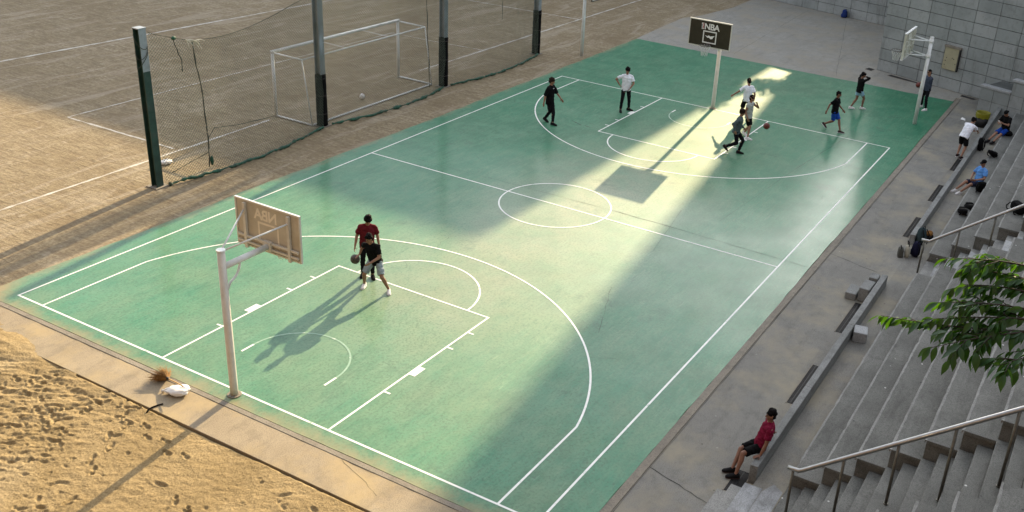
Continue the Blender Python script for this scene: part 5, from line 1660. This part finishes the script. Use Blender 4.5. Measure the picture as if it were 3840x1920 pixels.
# ------------------------------------------------------------------ concrete blocks
def block(loc, dims, rot, label, mat='lowwall', tilt=(0, 0)):
    a, b, c = dims
    o = MB().box(-a / 2, a / 2, -b / 2, b / 2, 0, c).build('concrete_block', M[mat], None, bevel=0.02)
    o.location = loc; o.rotation_euler = (tilt[0], tilt[1], rot)
    return tag(o, label, 'block')
block((-0.42, -9.86, 0), (0.62, 0.30, 0.20), 0.02, 'lowest of the three concrete blocks stepped against the near low wall')
block((-0.36, -10.20, 0.012), (0.64, 0.28, 0.40), -0.02, 'middle and largest of the three concrete blocks stepped against the near low wall')
block((0.22, -10.24, 0.0), (0.36, 0.24, 0.46), 0.03, 'farthest of the three concrete blocks by the near low wall')
block((-2.92, -10.72, 0.10), (0.42, 0.34, 0.28), 0.22, 'loose concrete block with a pale top on the walkway behind the near low wall', 'cap', (0.03, -0.02))
# ------------------------------------------------------------------ broom, sack and cord at the near end
sk = empty('sack', (-13.93, 1.05, 0), R(-60), 'crumpled white sack lying on the sandy path by the broom', 'sack')
sk.scale = (0.8, 0.8, 0.85)
m = MB()
t = MB().sphere((0, 0, 0), 1, 44, 26)
vs = []
for v in t.v:
    v = Vector(v)
    k = (abs(v.x) ** 2.6 + abs(v.y) ** 2.6 + abs(v.z) ** 2.6) ** (-1 / 2.6)
    v = v * k
    fold = 0.10 * math.sin(v.y * 9 + 2.5 * mnoise.noise(v * 1.7)) * (0.35 + 0.65 * max(0, -v.x)) + 0.22 * mnoise.noise(v * 2.0) + 0.10 * mnoise.noise(v * 5)
    v *= 1 + fold * 0.75
    w = 1.0 if v.x > 0 else 1.0 - 0.45 * min(1, -v.x)
    vs.append((v.x * 0.30, v.y * 0.22 * w, 0.10 + v.z * 0.12 * (0.75 + 0.25 * v.x)))
m.add(vs, t.f)
m.build('cloth', M['sack'], sk, True)
m = MB(); m.tube([(-0.29, 0.0, 0.08), (-0.36, 0.02, 0.07), (-0.40, 0.05, 0.03)], [0.05, 0.022, 0.05], 9); m.build('tied_neck', M['sack'], sk, True)
br = empty('broom', (-13.80, 1.45, 0.0), 0, 'straw broom lying across the white sack', 'broom')
h0 = Vector((-0.12, -0.60, 0.26)); h1 = Vector((0.02, 0.05, 0.14)); hd = (h1 - h0).normalized()
MB().tube([h0, h0.lerp(h1, 0.5) + Vector((0, 0, 0.01)), h1], 0.014, 8).build('handle', M['bamboo'], br, True)
MB().tube([h1 - hd * 0.05, h1 + hd * 0.02, h1 + hd * 0.10], [0.022, 0.034, 0.045], 10).build('binding', M['dark_iron'], br, True)
m = MB()
for k in range(420):
    a = random.uniform(0, 6.28); q_ = random.random() ** 0.6
    sidev = hd.cross(Vector((0, 0, 1))).normalized(); upv = sidev.cross(hd)
    p0 = h1 + hd * 0.03 + (sidev * math.cos(a) + upv * math.sin(a)) * 0.035 * q_
    dirn = (hd + (sidev * math.cos(a) * 0.75 + upv * (math.sin(a) * 0.42 + 0.06)) * q_ + Vector((random.gauss(0, .06), random.gauss(0, .06), random.gauss(0, .05)))).normalized()
    L2 = random.uniform(0.26, 0.48)
    p1 = p0 + dirn * L2 * 0.6; p2 = p0 + dirn * L2 + Vector((random.gauss(0, .02), random.gauss(0, .02), -0.02))
    p1.z = max(p1.z, 0.01); p2.z = max(p2.z, 0.01)
    m.tube([p0, p1, p2], [0.0035, 0.003, 0.0012], 3, False)
b_ = m.build('bristles', M['straw'], br)
b_['kind'] = 'stuff'
cd = MB().tube([(-14.36, 0.98, 0.015), (-14.46, 1.02, 0.02), (-14.56, 1.05, 0.018), (-14.66, 1.06, 0.012), (-14.74, 1.02, -0.02)], 0.016, 7).build('cord', M['b_black'], None, True)
tag(cd, 'short black cord trailing from the sack to the sand', 'cord')

# white rag lying behind the net at the first post
rg = soft_box((0.42, 0.30, 0.14), 2.2, seed=31, nz=0.4).build('rag', M['sack'], None, True)
rg.location = (-4.98, 12.0, ZD); tag(rg, 'crumpled white rag on the dirt behind the left net post', 'rag')
# a torn paper by the bin
pp = MB().add([(0, 0, 0.012), (0.28, 0.05, 0.02), (0.30, 0.2, 0.05), (0.05, 0.22, 0.015), (0.13, 0.1, 0.06)], [(0, 1, 4), (1, 2, 4), (2, 3, 4), (3, 0, 4)]).build('litter', M['sack'])
pp.location = (19.2, -9.35, 0.0); tag(pp, 'scrap of white litter on the paving left of the waste bin', 'litter')

# ------------------------------------------------------------------ cherry tree reaching in from the right
tree = empty('cherry_tree', (-16.6, -20.2, 5.88), 0, 'leafy cherry branches hanging in from the right edge', 'tree')
TO = tree.location.copy()
def Tl(p): return Vector(p) - TO
MB().tube([Tl(p) for p in ((-16.6, -20.2, 5.6), (-16.55, -20.1, 6.6), (-16.65, -19.8, 7.6), (-16.8, -19.4, 8.6), (-16.9, -19.0, 9.6))], [0.26, 0.21, 0.18, 0.15, 0.10], 12).build('trunk', M['bark'], tree, True)
hub = Vector((-17.35, -15.9, 8.75))
MB().tube([Tl(p) for p in ((-16.68, -19.7, 7.9), (-16.9, -18.6, 8.4), (-17.2, -17.2, 8.7), tuple(hub))], [0.12, 0.085, 0.06, 0.042], 9).build('limb', M['bark'], tree, True)
leaf_meshes = []
for s in range(4):
    L2 = 0.130; Wd = 0.024 + 0.0025 * s
    prof = [(0.0, 0.0), (0.10, 0.35), (0.28, 0.85), (0.48, 1.0), (0.70, 0.75), (0.87, 0.32), (1.0, 0.0)]
    vs = []; fs = []
    for (u, w) in prof:
        x = u * L2; dz = -0.035 * u * u * (1 + 0.4 * s)
        vs += [(x, -w * Wd, dz + 0.006 * w), (x, 0, dz - 0.004 * w), (x, w * Wd, dz + 0.006 * w)]
    for i in range(len(prof) - 1):
        a = i * 3
        fs += [(a, a + 1, a + 4, a + 3), (a + 1, a + 2, a + 5, a + 4)]
    leaf_meshes.append(MB().add(vs, fs).mesh('leaf', M['leaf'], True))
leaf_spots = []
twigs = []
def twig(pts, rad):
    twigs.append((pts, rad))
    MB().tube([Tl(p) for p in pts], [rad * (1 - 0.75 * i / (len(pts) - 1)) for i in range(len(pts))], 6).build('branch', M['bark'], tree, True)
def curve(a, b, sag, n=8):
    a = Vector(a); b = Vector(b)
    return [a.lerp(b, i / n) + Vector((0, 0, -sag * math.sin(math.pi * i / n))) for i in range(n + 1)]
lr = random.Random(21)
def leafy(pts, step, start=0.0, dense=1):
    tot = sum((Vector(b) - Vector(a)).length for a, b in zip(pts[:-1], pts[1:]))
    s_ = start * tot; side = 1
    while s_ <= tot:
        acc = 0
        for a, b in zip(pts[:-1], pts[1:]):
            a = Vector(a); b = Vector(b); l_ = (b - a).length
            if acc + l_ >= s_ - 1e-6:
                p = a.lerp(b, (s_ - acc) / l_); d = (b - a).normalized(); break
            acc += l_
        sd_ = d.cross(Vector((0, 0, 1))).normalized() * side
        tip = s_ / tot
        dr = (d * lr.uniform(0.35, 0.8) + sd_ * lr.uniform(0.25, 0.8) + Vector((0, 0, -lr.uniform(0.0, 0.75)))).normalized()
        leaf_spots.append((p, dr, lr.uniform(0.6, 1.25)))
        side = -side
        s_ += step * lr.uniform(0.7, 1.3)
    leaf_spots.append((Vector(pts[-1]), (d + Vector((0, 0, -0.35))).normalized(), 1.05))
main = [
    ((-17.62, -14.75, 8.60), (-17.56, -13.50, 8.32), 0.03),
    ((-17.46, -14.70, 8.72), (-17.40, -13.93, 8.52), -0.03),
    ((-17.04, -14.60, 8.93), (-16.97, -13.87, 8.77), -0.03),
    ((-17.60, -14.72, 8.58), (-17.93, -14.02, 8.34), -0.02),
    ((-17.80, -14.90, 8.56), (-18.06, -14.58, 8.43), 0.0),
    ((-17.30, -14.75, 8.80), (-17.12, -14.08, 8.63), -0.03),
    ((-17.50, -14.75, 8.66), (-17.62, -13.95, 8.46), -0.02),
    ((-17.20, -14.75, 8.86), (-16.90, -14.2, 8.72), -0.02),
]
for k, (a, b, sg_) in enumerate(main):
    twig(curve(hub, a, -0.03, 5), 0.013)
    pts = curve(a, b, sg_, 8)
    twig(pts, 0.009)
    leafy(pts, 0.027)
    for q_ in range(8 if k < 4 else 6):
        i = lr.randint(1, 6)
        p = pts[i]; d = (pts[i + 1] - pts[i]).normalized()
        sd_ = d.cross(Vector((0, 0, 1))).normalized() * (1 if q_ % 2 else -1)
        e_ = p + (d * 0.7 + sd_ * 0.7 + Vector((0, 0, lr.uniform(-0.25, 0.1)))).normalized() * lr.uniform(0.12, 0.30)
        tp = curve(p, e_, -0.01, 4)
        twig(tp, 0.005)
        leafy(tp, 0.036, 0.1)
def leaf_matrix(d):
    x = d.normalized(); y = Vector((0, 0, 1)).cross(x)
    if y.length < 1e-3: y = Vector((0, 1, 0))
    y.normalize(); z = x.cross(y)
    return Matrix((x, y, z)).transposed().to_euler()
lr.shuffle(leaf_spots)
shown = leaf_spots[:296]; rest = leaf_spots[296:]
for (p, d, s_) in shown:
    e_ = leaf_matrix(d)
    o = inst('leaf', lr.choice(leaf_meshes), tree, Tl(p), e_, (s_, s_, s_))
    o.rotation_euler.rotate_axis('X', lr.gauss(0, 0.5))
# the rest of the crown, out of the picture on the right
m = MB()
src_v = [tuple(v.co) for v in leaf_meshes[1].vertices]; src_f = [tuple(f.vertices) for f in leaf_meshes[1].polygons]
def put(p, d, s_):
    mt = Matrix.Translation(p) @ leaf_matrix(d).to_matrix().to_4x4() @ Matrix.Rotation(lr.gauss(0, .5), 4, 'X')
    m.add([mt @ (Vector(v) * s_) for v in src_v], src_f)
for (p, d, s_) in rest: put(Tl(p), d, s_)
for k in range(5200):
    t_ = lr.uniform(0, 6.28); c_ = lr.choice([(-17.2, -17.6, 9.0, .9), (-16.6, -18.8, 10.0, 1.3), (-15.8, -19.4, 9.6, 1.1), (-17.0, -20.6, 10.3, 1.4), (-16.6, -16.9, 9.6, 0.7)])
    v = Vector((lr.gauss(0, 1), lr.gauss(0, 1), lr.gauss(0, 0.7))).normalized() * c_[3] * lr.random() ** 0.4
    p = Vector(c_[:3]) + v
    if p.y > -15.75: continue
    put(Tl(p), Vector((v.x, v.y, -0.5 - 0.5 * lr.random())), lr.uniform(0.8, 1.2))
fo_ = m.build('foliage', M['leaf'], tree, True)
fo_['kind'] = 'stuff'

# ------------------------------------------------------------------ trees behind the far wall (they end the sunlit strip)
def far_tree(x, y, z0, hgt, rad, label, n=2600, grp='trees above the far wall'):
    o = empty('broadleaf_tree', (x, y, z0), 0, label, 'tree', grp)
    r_ = random.Random(int(x * 10 + y * 7))
    MB().tube([(0, 0, -0.3), (0.1, 0, hgt * 0.4), (0.0, 0.1, hgt * 0.8)], [0.2, 0.14, 0.05], 8).build('trunk', M['bark'], o, True)
    m = MB()
    cl_ = [(Vector((r_.gauss(0, rad * 0.42), r_.gauss(0, rad * 0.42), hgt * r_.uniform(0.45, 0.95))), rad * r_.uniform(0.25, 0.5)) for _ in range(16)]
    for k in range(n):
        c_, q_ = r_.choice(cl_)
        p = c_ + Vector((r_.gauss(0, 1), r_.gauss(0, 1), r_.gauss(0, 0.8))).normalized() * q_ * r_.random() ** 0.4
        u = Vector((r_.gauss(0, 1), r_.gauss(0, 1), r_.gauss(0, 1))).normalized(); w = u.cross(Vector((r_.random(), r_.random(), r_.random()))).normalized()
        s_ = r_.uniform(0.10, 0.2)
        m.add([p - u * s_, p + w * s_ * 0.5, p + u * s_, p - w * s_ * 0.5], [(0, 1, 2, 3)])
    m.build('crown', M['leaf'], o)
for (x, y, hh, rd, lb) in ((40.6, 1.0, 2.6, 1.6, 'low tree above the far wall, right of the gap'), (41.2, 5.2, 4.2, 2.2, 'tree above the far wall, left of the gap'), (40.6, -2.6, 3.8, 2.0, 'tree above the far wall, near its right end'), (42.2, 9.2, 5.0, 2.6, 'tree above the far wall, at its left end')):
    far_tree(x, y, 6.1, hh, rd, lb)
for k in range(11):  # belt outside the view, added so the far court reflects dark leaves
    x_ = 45 + random.uniform(-2, 3); y_ = 18 + k * 4.6 + random.uniform(-1, 1)
    far_tree(x_, y_, 0, 9.5 + random.uniform(-1.5, 2), 3.2, ['nearest', 'second', 'third', 'fourth', 'fifth', 'sixth', 'seventh', 'eighth', 'ninth', 'tenth', 'farthest'][k] + ' tree from the far wall in the unseen belt added to darken court reflections', 1500, 'unseen tree belt added to darken court reflections')
bank = struct(MB().prism([(40.2, 11.0), (37.3, -2.0), (52, -2.0), (52, 11.0)], -0.5, 6.05).build('bank', M['dirt']))
